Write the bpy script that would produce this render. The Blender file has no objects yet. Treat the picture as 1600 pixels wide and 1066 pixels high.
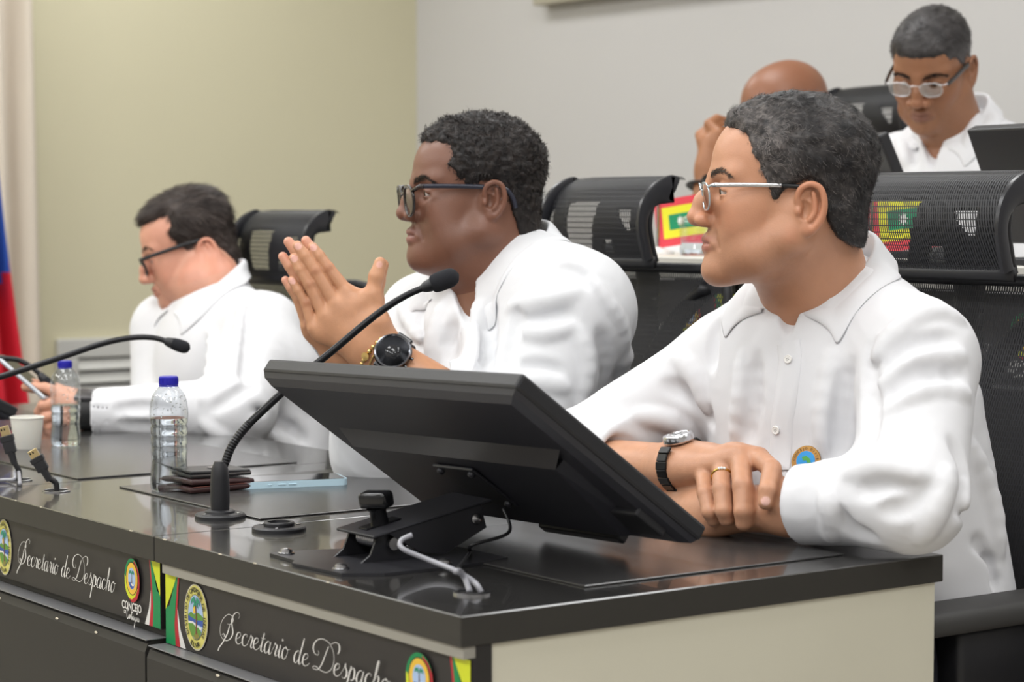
import bpy, bmesh, math, random
import numpy as np
from mathutils import Vector, Matrix
R_ = math.radians
SC = bpy.context.scene
COL = SC.collection
# ------------------------------------------------------------------ camera
FPX, PCX, PCY = 3500.0, 800.0, 533.0          # focal length and centre in px of a 1600x1066 frame
CAM = np.array([1.8650, -1.2760, 1.1654])
AZ, PITCH = R_(35.695), R_(3.401)
FWH = np.array([-math.cos(AZ), math.sin(AZ), 0.0])
RT = np.array([math.sin(AZ), math.cos(AZ), 0.0])
FWD = np.array([FWH[0]*math.cos(PITCH), FWH[1]*math.cos(PITCH), -math.sin(PITCH)])
UPV = np.cross(RT, FWD)
cd = bpy.data.cameras.new('camera'); cam = bpy.data.objects.new('camera', cd); COL.objects.link(cam)
cd.lens = 78.75; cd.sensor_width = 36.0; cd.clip_start = .05; cd.clip_end = 60
cd.dof.use_dof = True; cd.dof.focus_distance = 2.98; cd.dof.aperture_fstop = 6.3
mw = Matrix.Identity(4)
for r in range(3):
    mw[r][0], mw[r][1], mw[r][2], mw[r][3] = RT[r], UPV[r], -FWD[r], CAM[r]
cam.matrix_world = mw
SC.camera = cam
SC.view_settings.view_transform = 'Standard'; SC.view_settings.look = 'None'
SC.view_settings.gamma = 1.0; SC.view_settings.use_curve_mapping = False
SC.view_settings.exposure = -0.33
# ------------------------------------------------------------------ world and ceiling light
wd = bpy.data.worlds.new('world'); SC.world = wd; wd.use_nodes = True
wd.node_tree.nodes['Background'].inputs[0].default_value = (.9, .95, 1, 1)
wd.node_tree.nodes['Background'].inputs[1].default_value = .3
LIGHTS = [(x, y) for x in (-3.6, -1.8, 0.0, 1.8) for y in (-2.2, -.2, 1.7)]
CEIL = 2.75
for lx, ly in LIGHTS:
    ld = bpy.data.lights.new('ceiling_lamp', 'AREA'); ld.shape = 'RECTANGLE'
    ld.size, ld.size_y = 1.15, .55; ld.energy = {-2.2: 36, -.2: 22, 1.7: 15}[ly]; ld.color = (.97, .985, 1.0)
    lo = bpy.data.objects.new('ceiling_lamp', ld); COL.objects.link(lo); lo.location = (lx, ly, CEIL-.03)

# ------------------------------------------------------------------ helpers
def ray(px, py): return FWD + RT*((px-PCX)/FPX) - UPV*((py-PCY)/FPX)
def P(px, py, d): return CAM + ray(px, py)*d
def PS(px, py, s): return P(px, py, FPX/s)
def onz(px, py, z):
    r = ray(px, py); return CAM + r*((z-CAM[2])/r[2])
def ony(px, py, y):
    r = ray(px, py); return CAM + r*((y-CAM[1])/r[1])
def onx(px, py, x):
    r = ray(px, py); return CAM + r*((x-CAM[0])/r[0])

def tag(o, label=None, cat=None, group=None, kind=None):
    if label: o['label'] = label
    if cat: o['category'] = cat
    if group: o['group'] = group
    if kind: o['kind'] = kind
    return o
def empty(name, loc=(0, 0, 0), rz=0.0):
    o = bpy.data.objects.new(name, None); COL.objects.link(o)
    o.location = loc; o.rotation_euler = (0, 0, rz); o.empty_display_size = .05
    return o
def link(name, me, mat=None, parent=None):
    o = bpy.data.objects.new(name, me); COL.objects.link(o)
    if mat is not None:
        for m in (mat if isinstance(mat, (list, tuple)) else [mat]):
            me.materials.append(m)
    if parent is not None: o.parent = parent
    return o
def npmesh(name, V, Q, smooth=True):
    V = np.asarray(V, np.float32); Q = np.asarray(Q, np.int32)
    me = bpy.data.meshes.new(name); me.vertices.add(len(V)); me.vertices.foreach_set('co', V.ravel())
    n = Q.shape[1]
    me.loops.add(Q.size); me.loops.foreach_set('vertex_index', Q.ravel())
    me.polygons.add(len(Q)); me.polygons.foreach_set('loop_start', np.arange(0, Q.size, n, dtype=np.int32))
    me.polygons.foreach_set('use_smooth', np.full(len(Q), smooth))
    me.update(calc_edges=True); me.validate()
    return me
class MB:
    """collects shapes into one bmesh"""
    def __init__(s): s.bm = bmesh.new()
    def box(s, c, d, rot=None, bev=0.0, seg=2):
        r = bmesh.ops.create_cube(s.bm, size=1.0); vs = r['verts']
        bmesh.ops.scale(s.bm, vec=d, verts=vs)
        if bev > 0:
            es = list({e for v in vs for e in v.link_edges})
            b = bmesh.ops.bevel(s.bm, geom=es, offset=bev, segments=seg, affect='EDGES', profile=.5)
            vs = list({v for f in b['faces'] for v in f.verts} | {v for v in vs if v.is_valid})
        M = Matrix.Translation(Vector(c))
        if rot is not None: M = M @ rot.to_4x4()
        bmesh.ops.transform(s.bm, matrix=M, verts=vs); return s
    def prism(s, pts, axis_o, ux, uy, depth_vec):
        """extrude polygon pts (2D in ux,uy about axis_o) along depth_vec"""
        o, ux, uy, dv = Vector(axis_o), Vector(ux), Vector(uy), Vector(depth_vec)
        a = [s.bm.verts.new(o + ux*p[0] + uy*p[1]) for p in pts]
        b = [s.bm.verts.new(v.co + dv) for v in a]
        n = len(a)
        s.bm.faces.new(a); s.bm.faces.new(b[::-1])
        for i in range(n): s.bm.faces.new((a[(i+1) % n], a[i], b[i], b[(i+1) % n]))
        return s
    def lathe(s, prof, c=(0, 0, 0), rot=None, n=24, cap=True):
        M = Matrix.Translation(Vector(c))
        if rot is not None: M = M @ rot.to_4x4()
        rings = []
        for r, z in prof:
            rings.append([s.bm.verts.new(M @ Vector((r*math.cos(2*math.pi*i/n), r*math.sin(2*math.pi*i/n), z))) for i in range(n)])
        for a, b in zip(rings, rings[1:]):
            for i in range(n): s.bm.faces.new((a[i], a[(i+1) % n], b[(i+1) % n], b[i]))
        if cap:
            if prof[0][0] > 1e-5: s.bm.faces.new(rings[0][::-1])
            if prof[-1][0] > 1e-5: s.bm.faces.new(rings[-1])
        return s
    def tube(s, pts, r, n=10, cap=True, flat=None):
        pts = [Vector(p) for p in pts]; N = len(pts)
        rr = r if isinstance(r, (list, tuple, np.ndarray)) else [r]*N
        up = Vector((0, 0, 1)); rings = []; prev = None
        for i, p in enumerate(pts):
            t = (pts[min(i+1, N-1)] - pts[max(i-1, 0)]).normalized()
            if prev is None:
                u = t.cross(up)
                if u.length < .05: u = t.cross(Vector((1, 0, 0)))
                u.normalize()
            else:
                u = (prev - t*prev.dot(t)).normalized()
            prev = u; w = t.cross(u)
            fw, fu = (1, 1) if flat is None else flat
            rings.append([s.bm.verts.new(p + (u*math.cos(2*math.pi*k/n)*fu + w*math.sin(2*math.pi*k/n)*fw)*rr[i]) for k in range(n)])
        for a, b in zip(rings, rings[1:]):
            for i in range(n): s.bm.faces.new((a[i], a[(i+1) % n], b[(i+1) % n], b[i]))
        if cap: s.bm.faces.new(rings[0][::-1]); s.bm.faces.new(rings[-1])
        return s
    def grid(s, f, nu, nv, closed_u=False):
        vs = [[s.bm.verts.new(Vector(f(i/(nu-1) if not closed_u else i/nu, j/(nv-1)))) for j in range(nv)] for i in range(nu)]
        for i in range(nu if closed_u else nu-1):
            for j in range(nv-1):
                a, b = vs[i], vs[(i+1) % nu]
                s.bm.faces.new((a[j], b[j], b[j+1], a[j+1]))
        return s
    def poly(s, pts):
        s.bm.faces.new([s.bm.verts.new(Vector(p)) for p in pts]); return s
    def build(s, name, mat=None, parent=None, smooth=False, angle=None, recalc=True):
        if recalc: bmesh.ops.recalc_face_normals(s.bm, faces=s.bm.faces[:])
        me = bpy.data.meshes.new(name); s.bm.to_mesh(me); s.bm.free()
        if smooth:
            me.polygons.foreach_set('use_smooth', [True]*len(me.polygons))
            if angle is not None:
                try: me.set_sharp_from_angle(angle=angle)
                except Exception: pass
        return link(name, me, mat, parent)
def catmull(pts, n=8, closed=False):
    pts = np.asarray(pts, float); N = len(pts); out = []
    for i in range(N if closed else N-1):
        if closed: p0, p1, p2, p3 = pts[(i-1) % N], pts[i], pts[(i+1) % N], pts[(i+2) % N]
        else: p0, p1, p2, p3 = pts[max(i-1, 0)], pts[i], pts[i+1], pts[min(i+2, N-1)]
        for k in range(n):
            t = k/n
            out.append(.5*((2*p1)+(-p0+p2)*t+(2*p0-5*p1+4*p2-p3)*t*t+(-p0+3*p1-3*p2+p3)*t**3))
    if not closed: out.append(pts[-1])
    return np.array(out)
def unit(v): v = np.asarray(v, float); return v/np.linalg.norm(v)

# ------------------------------------------------------------------ materials
def lin(c):
    return tuple(((x/255.0)/12.92 if x/255.0 <= .04045 else ((x/255.0+.055)/1.055)**2.4) for x in c)
MATS = {}
def mat(name, rgb, rough=.5, metal=0.0, var=0.0, vscale=20.0, bump=0.0, bscale=200.0, spec=None, trans=0.0, ior=1.45, alpha=1.0, sss=0.0, emit=None, stretch=None, coat=0.0):
    m = bpy.data.materials.new(name); m.use_nodes = True; nt = m.node_tree; b = nt.nodes['Principled BSDF']
    c = (*lin(rgb), 1)
    b.inputs['Base Color'].default_value = c; b.inputs['Roughness'].default_value = rough; b.inputs['Metallic'].default_value = metal
    if spec is not None: b.inputs['Specular IOR Level'].default_value = spec
    if trans: b.inputs['Transmission Weight'].default_value = trans
    b.inputs['IOR'].default_value = ior
    if alpha < 1: b.inputs['Alpha'].default_value = alpha
    if coat: b.inputs['Coat Weight'].default_value = coat
    if sss:
        b.inputs['Subsurface Weight'].default_value = sss; b.inputs['Subsurface Radius'].default_value = (.012, .006, .003); b.inputs['Subsurface Scale'].default_value = .6
    if emit: b.inputs['Emission Color'].default_value = (*emit[:3], 1); b.inputs['Emission Strength'].default_value = emit[3]
    tc = nt.nodes.new('ShaderNodeTexCoord')
    src = tc.outputs['Object']
    if stretch:
        mp = nt.nodes.new('ShaderNodeMapping'); mp.inputs['Scale'].default_value = stretch; nt.links.new(src, mp.inputs[0]); src = mp.outputs[0]
    if var > 0:
        n = nt.nodes.new('ShaderNodeTexNoise'); n.inputs['Scale'].default_value = vscale; n.inputs['Detail'].default_value = 4
        nt.links.new(src, n.inputs['Vector'])
        mx = nt.nodes.new('ShaderNodeMix'); mx.data_type = 'RGBA'
        mx.inputs[6].default_value = tuple(x*(1-var) for x in c[:3])+(1,); mx.inputs[7].default_value = tuple(min(1, x*(1+var)) for x in c[:3])+(1,)
        nt.links.new(n.outputs['Fac'], mx.inputs[0]); nt.links.new(mx.outputs[2], b.inputs['Base Color'])
    if bump > 0:
        n2 = nt.nodes.new('ShaderNodeTexNoise'); n2.inputs['Scale'].default_value = bscale; n2.inputs['Detail'].default_value = 2
        nt.links.new(src, n2.inputs['Vector'])
        bp = nt.nodes.new('ShaderNodeBump'); bp.inputs['Strength'].default_value = bump; bp.inputs['Distance'].default_value = .002
        nt.links.new(n2.outputs['Fac'], bp.inputs['Height']); nt.links.new(bp.outputs[0], b.inputs['Normal'])
    MATS[name] = m
    return m
def mesh_fabric(name, rgb, sx, sy, hole=.5, slant=.35):
    """see-through woven mesh: elongated holes in staggered rows, from UV in metres"""
    m = bpy.data.materials.new(name); m.use_nodes = True; nt = m.node_tree; b = nt.nodes['Principled BSDF']; L = nt.links.new
    b.inputs['Base Color'].default_value = (*lin(rgb), 1); b.inputs['Roughness'].default_value = .55
    uv = nt.nodes.new('ShaderNodeUVMap'); sep = nt.nodes.new('ShaderNodeSeparateXYZ'); L(uv.outputs[0], sep.inputs[0])
    def mth(op, a, b_=None):
        n = nt.nodes.new('ShaderNodeMath'); n.operation = op
        for i, v in enumerate((a, b_)):
            if v is None: continue
            if isinstance(v, (int, float)): n.inputs[i].default_value = v
            else: L(v, n.inputs[i])
        return n.outputs[0]
    vy = mth('MULTIPLY', sep.outputs[1], 1/sy); row = mth('FLOOR', vy)
    fy = mth('SUBTRACT', vy, row)
    off = mth('MULTIPLY', mth('MODULO', row, 2.0), .5)
    ux = mth('ADD', mth('MULTIPLY', sep.outputs[0], 1/sx), off)
    ux = mth('ADD', ux, mth('MULTIPLY', fy, slant))
    fx = mth('SUBTRACT', ux, mth('FLOOR', ux))
    dx = mth('ABSOLUTE', mth('SUBTRACT', fx, .5)); dy = mth('ABSOLUTE', mth('SUBTRACT', fy, .5))
    inx = mth('LESS_THAN', dx, hole*.5); iny = mth('LESS_THAN', dy, .41)
    holef = mth('MULTIPLY', inx, iny)
    L(mth('SUBTRACT', 1.0, holef), b.inputs['Alpha'])
    bp = nt.nodes.new('ShaderNodeBump'); bp.inputs['Strength'].default_value = .6; bp.inputs['Distance'].default_value = .001
    L(mth('SUBTRACT', .5, dx), bp.inputs['Height']); L(bp.outputs[0], b.inputs['Normal'])
    return m

def glass_mat(name, tint=(245, 248, 250), refl=.12, top=1.0):
    m = bpy.data.materials.new(name); m.use_nodes = True; nt = m.node_tree; nt.nodes.remove(nt.nodes['Principled BSDF'])
    t = nt.nodes.new('ShaderNodeBsdfTransparent'); t.inputs[0].default_value = (*lin(tint), 1)
    g = nt.nodes.new('ShaderNodeBsdfGlossy'); g.inputs['Roughness'].default_value = .02
    fz = nt.nodes.new('ShaderNodeFresnel'); fz.inputs[0].default_value = 1.5
    ad = nt.nodes.new('ShaderNodeMath'); ad.operation = 'ADD'; ad.inputs[1].default_value = refl*.4; nt.links.new(fz.outputs[0], ad.inputs[0])
    mn = nt.nodes.new('ShaderNodeMath'); mn.operation = 'MINIMUM'; mn.inputs[1].default_value = top; nt.links.new(ad.outputs[0], mn.inputs[0]); ad = mn
    mx = nt.nodes.new('ShaderNodeMixShader'); nt.links.new(ad.outputs[0], mx.inputs[0]); nt.links.new(t.outputs[0], mx.inputs[1]); nt.links.new(g.outputs[0], mx.inputs[2])
    nt.links.new(mx.outputs[0], nt.nodes['Material Output'].inputs[0])
    return m
# ------------------------------------------------------------------ implicit surfaces
def _sm(a, b, k):
    h = np.clip(.5 + .5*(b-a)/k, 0, 1); return b*(1-h) + a*h - k*h*(1-h)
class Field:
    """smooth blend of ellipsoids, tapered capsules and boxes, meshed by surface nets"""
    def __init__(s): s.ops = []
    def _add(s, f, lo, hi, mode, k): s.ops.append((f, np.asarray(lo, np.float32), np.asarray(hi, np.float32), mode, k)); return s
    def ell(s, c, r, k=.01, mode='u', M=None):
        c = np.asarray(c, np.float32); r = np.asarray(r if np.ndim(r) else (r, r, r), np.float32)
        Mt = None if M is None else np.asarray(M, np.float32)       # columns = axes
        def f(p):
            q = p-c
            if Mt is not None: q = q@Mt
            k0 = np.sqrt(((q/r)**2).sum(1)); k1 = np.sqrt(((q/(r*r))**2).sum(1))
            return k0*(k0-1)/np.maximum(k1, 1e-6)
        ex = r if M is None else np.full(3, r.max(), np.float32)
        return s._add(f, c-ex, c+ex, mode, k)
    def cap(s, a, b, ra, rb=None, k=.01, mode='u', flat=None):
        """tapered capsule; flat=(axis, s) squashes it to s of its size along axis"""
        a = np.asarray(a, np.float32); b = np.asarray(b, np.float32); rb = ra if rb is None else rb
        ba = b-a; L = max(float(ba@ba), 1e-12)
        fx = None if flat is None else (np.asarray(unit(flat[0]), np.float32), np.float32(1/flat[1]-1), min(1.0, flat[1]))
        ba2 = ba if fx is None else ba + fx[0]*(ba@fx[0])*fx[1]
        L2 = max(float(ba2@ba2), 1e-12)
        def f(p):
            q = p-a
            if fx is not None: q = q + (q@fx[0])[:, None]*fx[0]*fx[1]
            h = np.clip((q@ba2)/L2, 0, 1)
            d = np.sqrt(((q - h[:, None]*ba2)**2).sum(1)) - (ra + (rb-ra)*h)
            return d if fx is None else d*fx[2]
        m = max(ra, rb)*(1 if flat is None else max(1, flat[1]))
        return s._add(f, np.minimum(a, b)-m, np.maximum(a, b)+m, mode, k)
    def chain(s, pts, rad, k=.01, mode='u', flat=None):
        rad = rad if np.ndim(rad) else [rad]*len(pts)
        for i in range(len(pts)-1): s.cap(pts[i], pts[i+1], rad[i], rad[i+1], k, mode, flat)
        return s
    def fn(s, f, lo, hi, mode='u', k=.01): return s._add(f, lo, hi, mode, k)
    def _boxes(s):
        if getattr(s, '_nb', -1) != len(s.ops):
            m = np.array([[o[4] + (.014 if o[3] == 'u' else 0.0)] for o in s.ops], np.float32)
            s._lo = np.stack([o[1] for o in s.ops])-m; s._hi = np.stack([o[2] for o in s.ops])+m; s._nb = len(s.ops)
        return s._lo, s._hi
    def _apply(s, p, which, d0):
        d = np.full(len(p), d0, np.float32)
        for i in which:
            f, lo, hi, mode, k = s.ops[i]; v = f(p)
            if mode == 'u': d = _sm(d, v, k) if k > 0 else np.minimum(d, v)
            elif mode == 's': d = -_sm(-d, v, k) if k > 0 else np.maximum(d, -v)
            else: d = -_sm(-d, -v, k)
        return d
    def ev(s, p, local=True):
        """signed distance; local=True only trusts pieces near each point (fast, right near the surface)"""
        p = np.asarray(p, np.float32)
        if not local: return s._apply(p, range(len(s.ops)), 9.0)
        L, H = s._boxes()
        if len(p) <= 24:
            return np.concatenate([s._apply(p[i:i+1], np.nonzero(((p[i] > L) & (p[i] < H)).all(1))[0], .06) for i in range(len(p))])
        c = .030; q = np.floor(p/c).astype(np.int64); q -= q.min(0); n = q.max(0)+1
        key = (q[:, 0]*n[1]+q[:, 1])*n[2]+q[:, 2]; o = np.argsort(key, kind='stable'); ks = key[o]
        cut = np.concatenate([[0], np.nonzero(np.diff(ks))[0]+1, [len(ks)]]); out = np.empty(len(p), np.float32); po = p[o]
        for a, b in zip(cut[:-1], cut[1:]):
            pp = po[a:b]; w = np.nonzero(((pp.max(0) > L) & (pp.min(0) < H)).all(1))[0]
            out[o[a:b]] = s._apply(pp, w, .06)
        return out
    def bounds(s):
        lo = np.min([o[1] for o in s.ops if o[3] == 'u'], 0); hi = np.max([o[2] for o in s.ops if o[3] == 'u'], 0)
        return lo, hi
    def hit(s, px, py, near=1.5, far=6.0):
        """world point where the view ray through a photo point meets the surface"""
        r = ray(px, py); t = near
        for _ in range(160):
            d = float(s.ev(np.array([CAM + r*t]), local=False)[0])
            if d < .0006: return CAM + r*t
            t += max(d*.8, .0004)
            if t > far: break
        return None
    def mesh(s, h, pad=.012, newton=1):
        lo, hi = s.bounds(); lo = lo-pad; hi = hi+pad; B = 12
        nb = np.ceil((hi-lo)/(h*B)).astype(int); n = nb*B+1
        D = np.full(n, 1.0, np.float32)
        bi = np.stack(np.meshgrid(*[np.arange(x) for x in nb], indexing='ij'), -1).reshape(-1, 3)
        cen = lo + (bi*B + B/2)*h
        dc = s.ev(cen, local=False); act = np.abs(dc) < B*h*.87*1.5 + .006
        for b, d in zip(bi[~act], dc[~act]):
            if d < 0: D[b[0]*B:b[0]*B+B+1, b[1]*B:b[1]*B+B+1, b[2]*B:b[2]*B+B+1] = -1.0
        g = np.stack(np.meshgrid(*[np.arange(B+1)]*3, indexing='ij'), -1).reshape(-1, 3)
        ab = bi[act]
        for c0 in range(0, len(ab), 150):
            bb = ab[c0:c0+150]
            idx = (bb[:, None]*B + g[None]).reshape(-1, 3)
            v = s.ev(lo + idx*h)
            D[idx[:, 0], idx[:, 1], idx[:, 2]] = v
        V, Q = surface_nets(D, lo, h)
        for _ in range(newton):
            V = V - (s.ev(V)[:, None]*s.grad(V)).clip(-h*.8, h*.8)
        return V, Q
    def grad(s, V, e=.0008):
        k = np.array([[1, -1, -1], [-1, -1, 1], [-1, 1, -1], [1, 1, 1]], np.float32)
        V = np.asarray(V, np.float32); n = len(V); d = s.ev((V[:, None]+k[None]*e).reshape(-1, 3)).reshape(n, 4); g = d@k
        return g/np.maximum(np.linalg.norm(g, axis=1, keepdims=True), 1e-9)
def surface_nets(D, lo, h):
    S = D < 0
    c = [S[i:S.shape[0]-1+i, j:S.shape[1]-1+j, k:S.shape[2]-1+k] for i in (0, 1) for j in (0, 1) for k in (0, 1)]
    cnt = sum(x.astype(np.uint8) for x in c); actv = (cnt > 0) & (cnt < 8)
    I = np.argwhere(actv); idm = np.full(actv.shape, -1, np.int32); idm[actv] = np.arange(len(I))
    off = np.array([(i, j, k) for i in (0, 1) for j in (0, 1) for k in (0, 1)])
    vals = np.stack([D[I[:, 0]+o[0], I[:, 1]+o[1], I[:, 2]+o[2]] for o in off], 1)
    acc = np.zeros((len(I), 3)); w = np.zeros(len(I))
    for a in range(8):
        for b in range(a+1, 8):
            if np.abs(off[a]-off[b]).sum() != 1: continue
            va, vb = vals[:, a], vals[:, b]; m = (va < 0) != (vb < 0)
            t = np.where(m, va/np.where(m, va-vb, 1), 0)
            acc += np.where(m[:, None], off[a] + (off[b]-off[a])*t[:, None], 0); w += m
    V = lo + (I + acc/w[:, None])*h
    Q = []
    for ax in range(3):
        u, v = (ax+1) % 3, (ax+2) % 3
        sl0 = [slice(None)]*3; sl1 = [slice(None)]*3; sl0[ax] = slice(0, -1); sl1[ax] = slice(1, None)
        A, Bv = S[tuple(sl0)], S[tuple(sl1)]
        e = np.argwhere(A != Bv)
        ok = (e[:, u] > 0) & (e[:, v] > 0) & (e[:, u] < S.shape[u]-1) & (e[:, v] < S.shape[v]-1)
        e = e[ok]
        if len(e) == 0: continue
        fl = A[e[:, 0], e[:, 1], e[:, 2]]
        def cid(du, dv):
            x = e.copy(); x[:, u] += du; x[:, v] += dv; return idm[x[:, 0], x[:, 1], x[:, 2]]
        q = np.stack([cid(-1, -1), cid(0, -1), cid(0, 0), cid(-1, 0)], 1)
        q = np.where(fl[:, None], q, q[:, ::-1])
        Q.append(q[(q >= 0).all(1)])
    return V, np.concatenate(Q)
def vnoise(p, seed=0):
    """value noise in [-1,1]"""
    p = np.asarray(p, np.float64); i = np.floor(p).astype(np.int64); f = p-i; f = f*f*f*(f*(f*6-15)+10)
    def hsh(x, y, z):
        n = (x*73856093) ^ (y*19349663) ^ (z*83492791) ^ (seed*2654435)
        n = (n ^ (n >> 13))*1274126177 & 0x7fffffff
        n = (n ^ (n >> 15)) & 0xffff
        return n/32767.5-1
    r = 0
    for a in (0, 1):
        for b in (0, 1):
            for c in (0, 1):
                w = (f[:, 0] if a else 1-f[:, 0])*(f[:, 1] if b else 1-f[:, 1])*(f[:, 2] if c else 1-f[:, 2])
                r = r + w*hsh(i[:, 0]+a, i[:, 1]+b, i[:, 2]+c)
    return r
def vnormals(V, Q):
    a = V[Q[:, 2]]-V[Q[:, 0]]; b = V[Q[:, 3]]-V[Q[:, 1]]; n = np.cross(a, b)
    N = np.zeros_like(V); 
    for k in range(4): np.add.at(N, Q[:, k], n)
    return N/np.maximum(np.linalg.norm(N, axis=1, keepdims=True), 1e-12)
def set_color(me, name, C):
    at = me.color_attributes.new(name, 'FLOAT_COLOR', 'POINT')
    A = np.ones((len(C), 4), np.float32); A[:, :3] = C; at.data.foreach_set('color', A.ravel())
def smst(x, a, b):
    t = np.clip((x-a)/(b-a), 0, 1); return t*t*(3-2*t)
# ================================================================== room
WALL_Y, WALL_X = 2.90, -4.50
cream = mat('cream_paint', (212, 206, 177), .7, var=.02, vscale=3, bump=.05, bscale=60)
greyw = mat('grey_white_paint', (200, 198, 197), .75, var=.015, vscale=2.5, bump=.04, bscale=70)
tile = mat('floor_tile', (176, 170, 160), .35, var=.05, vscale=6)
ceilm = mat('ceiling_board', (232, 231, 226), .85, var=.02, vscale=30)
def slab(name, c, d, m, kind='structure'):
    o = MB().box((0, 0, 0), d).build(name, m); o.location = c
    return tag(o, kind=kind)
slab('floor', (-.25, -.5, -.03), (8.6, 7.0, .06), tile)
slab('ceiling', (-.25, -.5, CEIL+.03), (8.6, 7.0, .06), ceilm)
slab('wall_back', (-.25, WALL_Y+.05, CEIL/2), (8.6, .1, CEIL), greyw)
slab('wall_left', (WALL_X-.05, -.5, CEIL/2), (.1, 6.8, CEIL), cream)
slab('wall_front', (-.25, -4.0, CEIL/2), (8.6, .1, CEIL), greyw)
slab('wall_right', (4.0, -.5, CEIL/2), (.1, 6.8, CEIL), greyw)
slab('baseboard_left', (WALL_X+.006, -.5, .05), (.012, 6.8, .1), mat('skirting', (190, 186, 170), .5))
# ceiling light housings with diffusers round the lamps
white_m = mat('white_enamel', (235, 235, 232), .4)
diffm = mat('lamp_diffuser', (250, 250, 245), .5, emit=(1, .985, .955, 3.0))
for i, (lx, ly) in enumerate(LIGHTS):
    row = ('front', 'middle', 'rear')[(-2.2, -.2, 1.7).index(ly)]; cn = ('first', 'second', 'third', 'fourth')[(-3.6, -1.8, 0.0, 1.8).index(lx)]
    t = tag(empty('ceiling_light', (lx, ly, CEIL)), 'recessed rectangular ceiling light, %s from the cream wall in the %s row' % (cn, row), 'light', 'ceiling lights')
    m = MB()
    for sx, sy, w, d in ((0, .30, 1.26, .03), (0, -.30, 1.26, .03), (.615, 0, .03, .6), (-.615, 0, .03, .6)): m.box((sx, sy, -.012), (w, d, .024))
    m.build('frame', white_m, t)
    MB().box((0, 0, -.006), (1.2, .57, .008)).build('diffuser', diffm, t)
# riser for the second row
slab('trim_1', (-1.3, 2.05, .14), (5.6, 1.68, .28), mat('riser_carpet', (70, 66, 64), .9, var=.1, vscale=200))
# return-air grille on the cream wall
g0 = onx(85, 530, WALL_X); gz1 = g0[2]; gy0 = g0[1]; gw, gh = 1.05, .56
alum = mat('grille_aluminium', (214, 214, 210), .45, .2)
dark_in = mat('grille_dark', (48, 46, 42), .9)
gr = tag(empty('vent_grille', (WALL_X, gy0+gw/2, gz1-gh/2)), 'pale metal louvred air grille low on the cream wall', 'vent')
m = MB()
for sy, sz, w, d in ((0, gh/2-.03, gw, .06), (0, -gh/2+.03, gw, .06), (-gw/2+.035, 0, .07, gh-.12), (gw/2-.035, 0, .07, gh-.12)): m.box((.012, sy, sz), (.024, w, d), bev=.004)
m.build('frame', alum, gr)
MB().box((.003, 0, 0), (.004, gw-.1, gh-.1)).build('duct_opening', dark_in, gr)
sl = MB().box((0, 0, 0), (.004, gw-.14, .036), rot=Matrix.Rotation(R_(-32), 3, 'Y')); s0 = sl.build('slat', alum, gr)
for k in range(11):
    o = s0 if k == 0 else s0.copy()
    if k: COL.objects.link(o); o.parent = gr
    o.location = (.016, 0, gh/2-.082-k*.040)
# curtain beside the flag, hanging in soft folds
c0 = onx(-95, 300, WALL_X+.14); c1 = onx(44, 300, WALL_X+.14)
curt = mat('curtain_cloth', (216, 205, 190), .85, var=.03, vscale=8)
m = MB(); W_ = c1[1]-c0[1]
def cf(u, v):
    z = .15+v*2.5; fold = .028*math.sin(u*math.pi*2*3.4+.6*math.sin(v*2)) + .010*math.sin(u*31+v*3)
    return (WALL_X+.14+fold, c0[1]+u*W_*(1.0+.12*(1-v)), z)
m.grid(cf, 60, 14); o = m.build('curtain', curt, smooth=True); sd = o.modifiers.new('thick', 'SOLIDIFY'); sd.thickness = .004
tag(o, 'off-white curtain hanging in vertical folds beside the flag', 'curtain')
# projection screen end high on the back wall
sx0 = ony(836, 9, WALL_Y-.05)
sc = tag(empty('projection_screen', (sx0[0]+1.2, WALL_Y, sx0[2]+.5)), 'beige-framed projection screen high on the grey wall', 'screen')
fr_m = mat('screen_housing', (172, 166, 150), .6); cl_m = mat('screen_cloth', (200, 198, 192), .8)
m = MB(); m.box((0, -.03, -.475), (2.4, .06, .05), bev=.004); m.box((-1.18, -.03, 0), (.04, .06, .95), bev=.004); m.box((1.18, -.03, 0), (.04, .06, .95), bev=.004); m.box((0, -.03, .475), (2.4, .06, .05), bev=.004); m.build('frame', fr_m, sc)
MB().box((0, -.02, 0), (2.32, .02, .9)).build('screen_cloth', cl_m, sc)

# ------------------------------------------------------------------ flag on a pole
fx = -3.75
fp = onx(-28, 480, fx); fl_top = 1.95
flag = tag(empty('flag', (fx, fp[1], 0)), 'tricolour flag with blue and red bands hanging furled at the far left', 'flag')
MB().lathe([(.17, 0), (.17, .02), (.05, .05), (.02, .07)], n=28).build('base', mat('brass', (190, 150, 70), .3, 1.0), flag, smooth=True, angle=R_(40))
MB().lathe([(.014, .05), (.014, 2.15), (.025, 2.16), (.02, 2.2), (0, 2.26)], n=14).build('pole', mat('pole_wood', (96, 60, 34), .4), flag, smooth=True, angle=R_(40))
rim_px = [(1.70, -10), (1.4, -8), (1.10, 8), (.86, 24), (.62, 42), (.45, 50), (.30, 54)]
zz = [p[0] for p in rim_px][::-1]; yy = [onx(p[1], 400, fx)[1]-fp[1] for p in rim_px][::-1]
def redge(z): return float(np.interp(z, zz, yy))
def cloth(u, v):       # u across, v up
    z = .42+v*(1.72-.42); e = max(redge(z), .02)
    y = -.03 + u*(e+.03); f = .035*math.sin(u*math.pi*2*2.2+.8)*(1.1-.6*v)
    return (f-.02*u, y, z)
bands = [('yellow_band', (228, 190, 40), 0.0), ('blue_band', (44, 82, 170), 0.34), ('red_band', (208, 32, 52), .67)]
def cmat(name, rgb): return mat(name, rgb, .75, bump=.1, bscale=900)
m = MB(); nu, nv = 40, 44; vs = [[m.bm.verts.new(cloth(i/(nu-1), j/(nv-1))) for j in range(nv)] for i in range(nu)]
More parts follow.
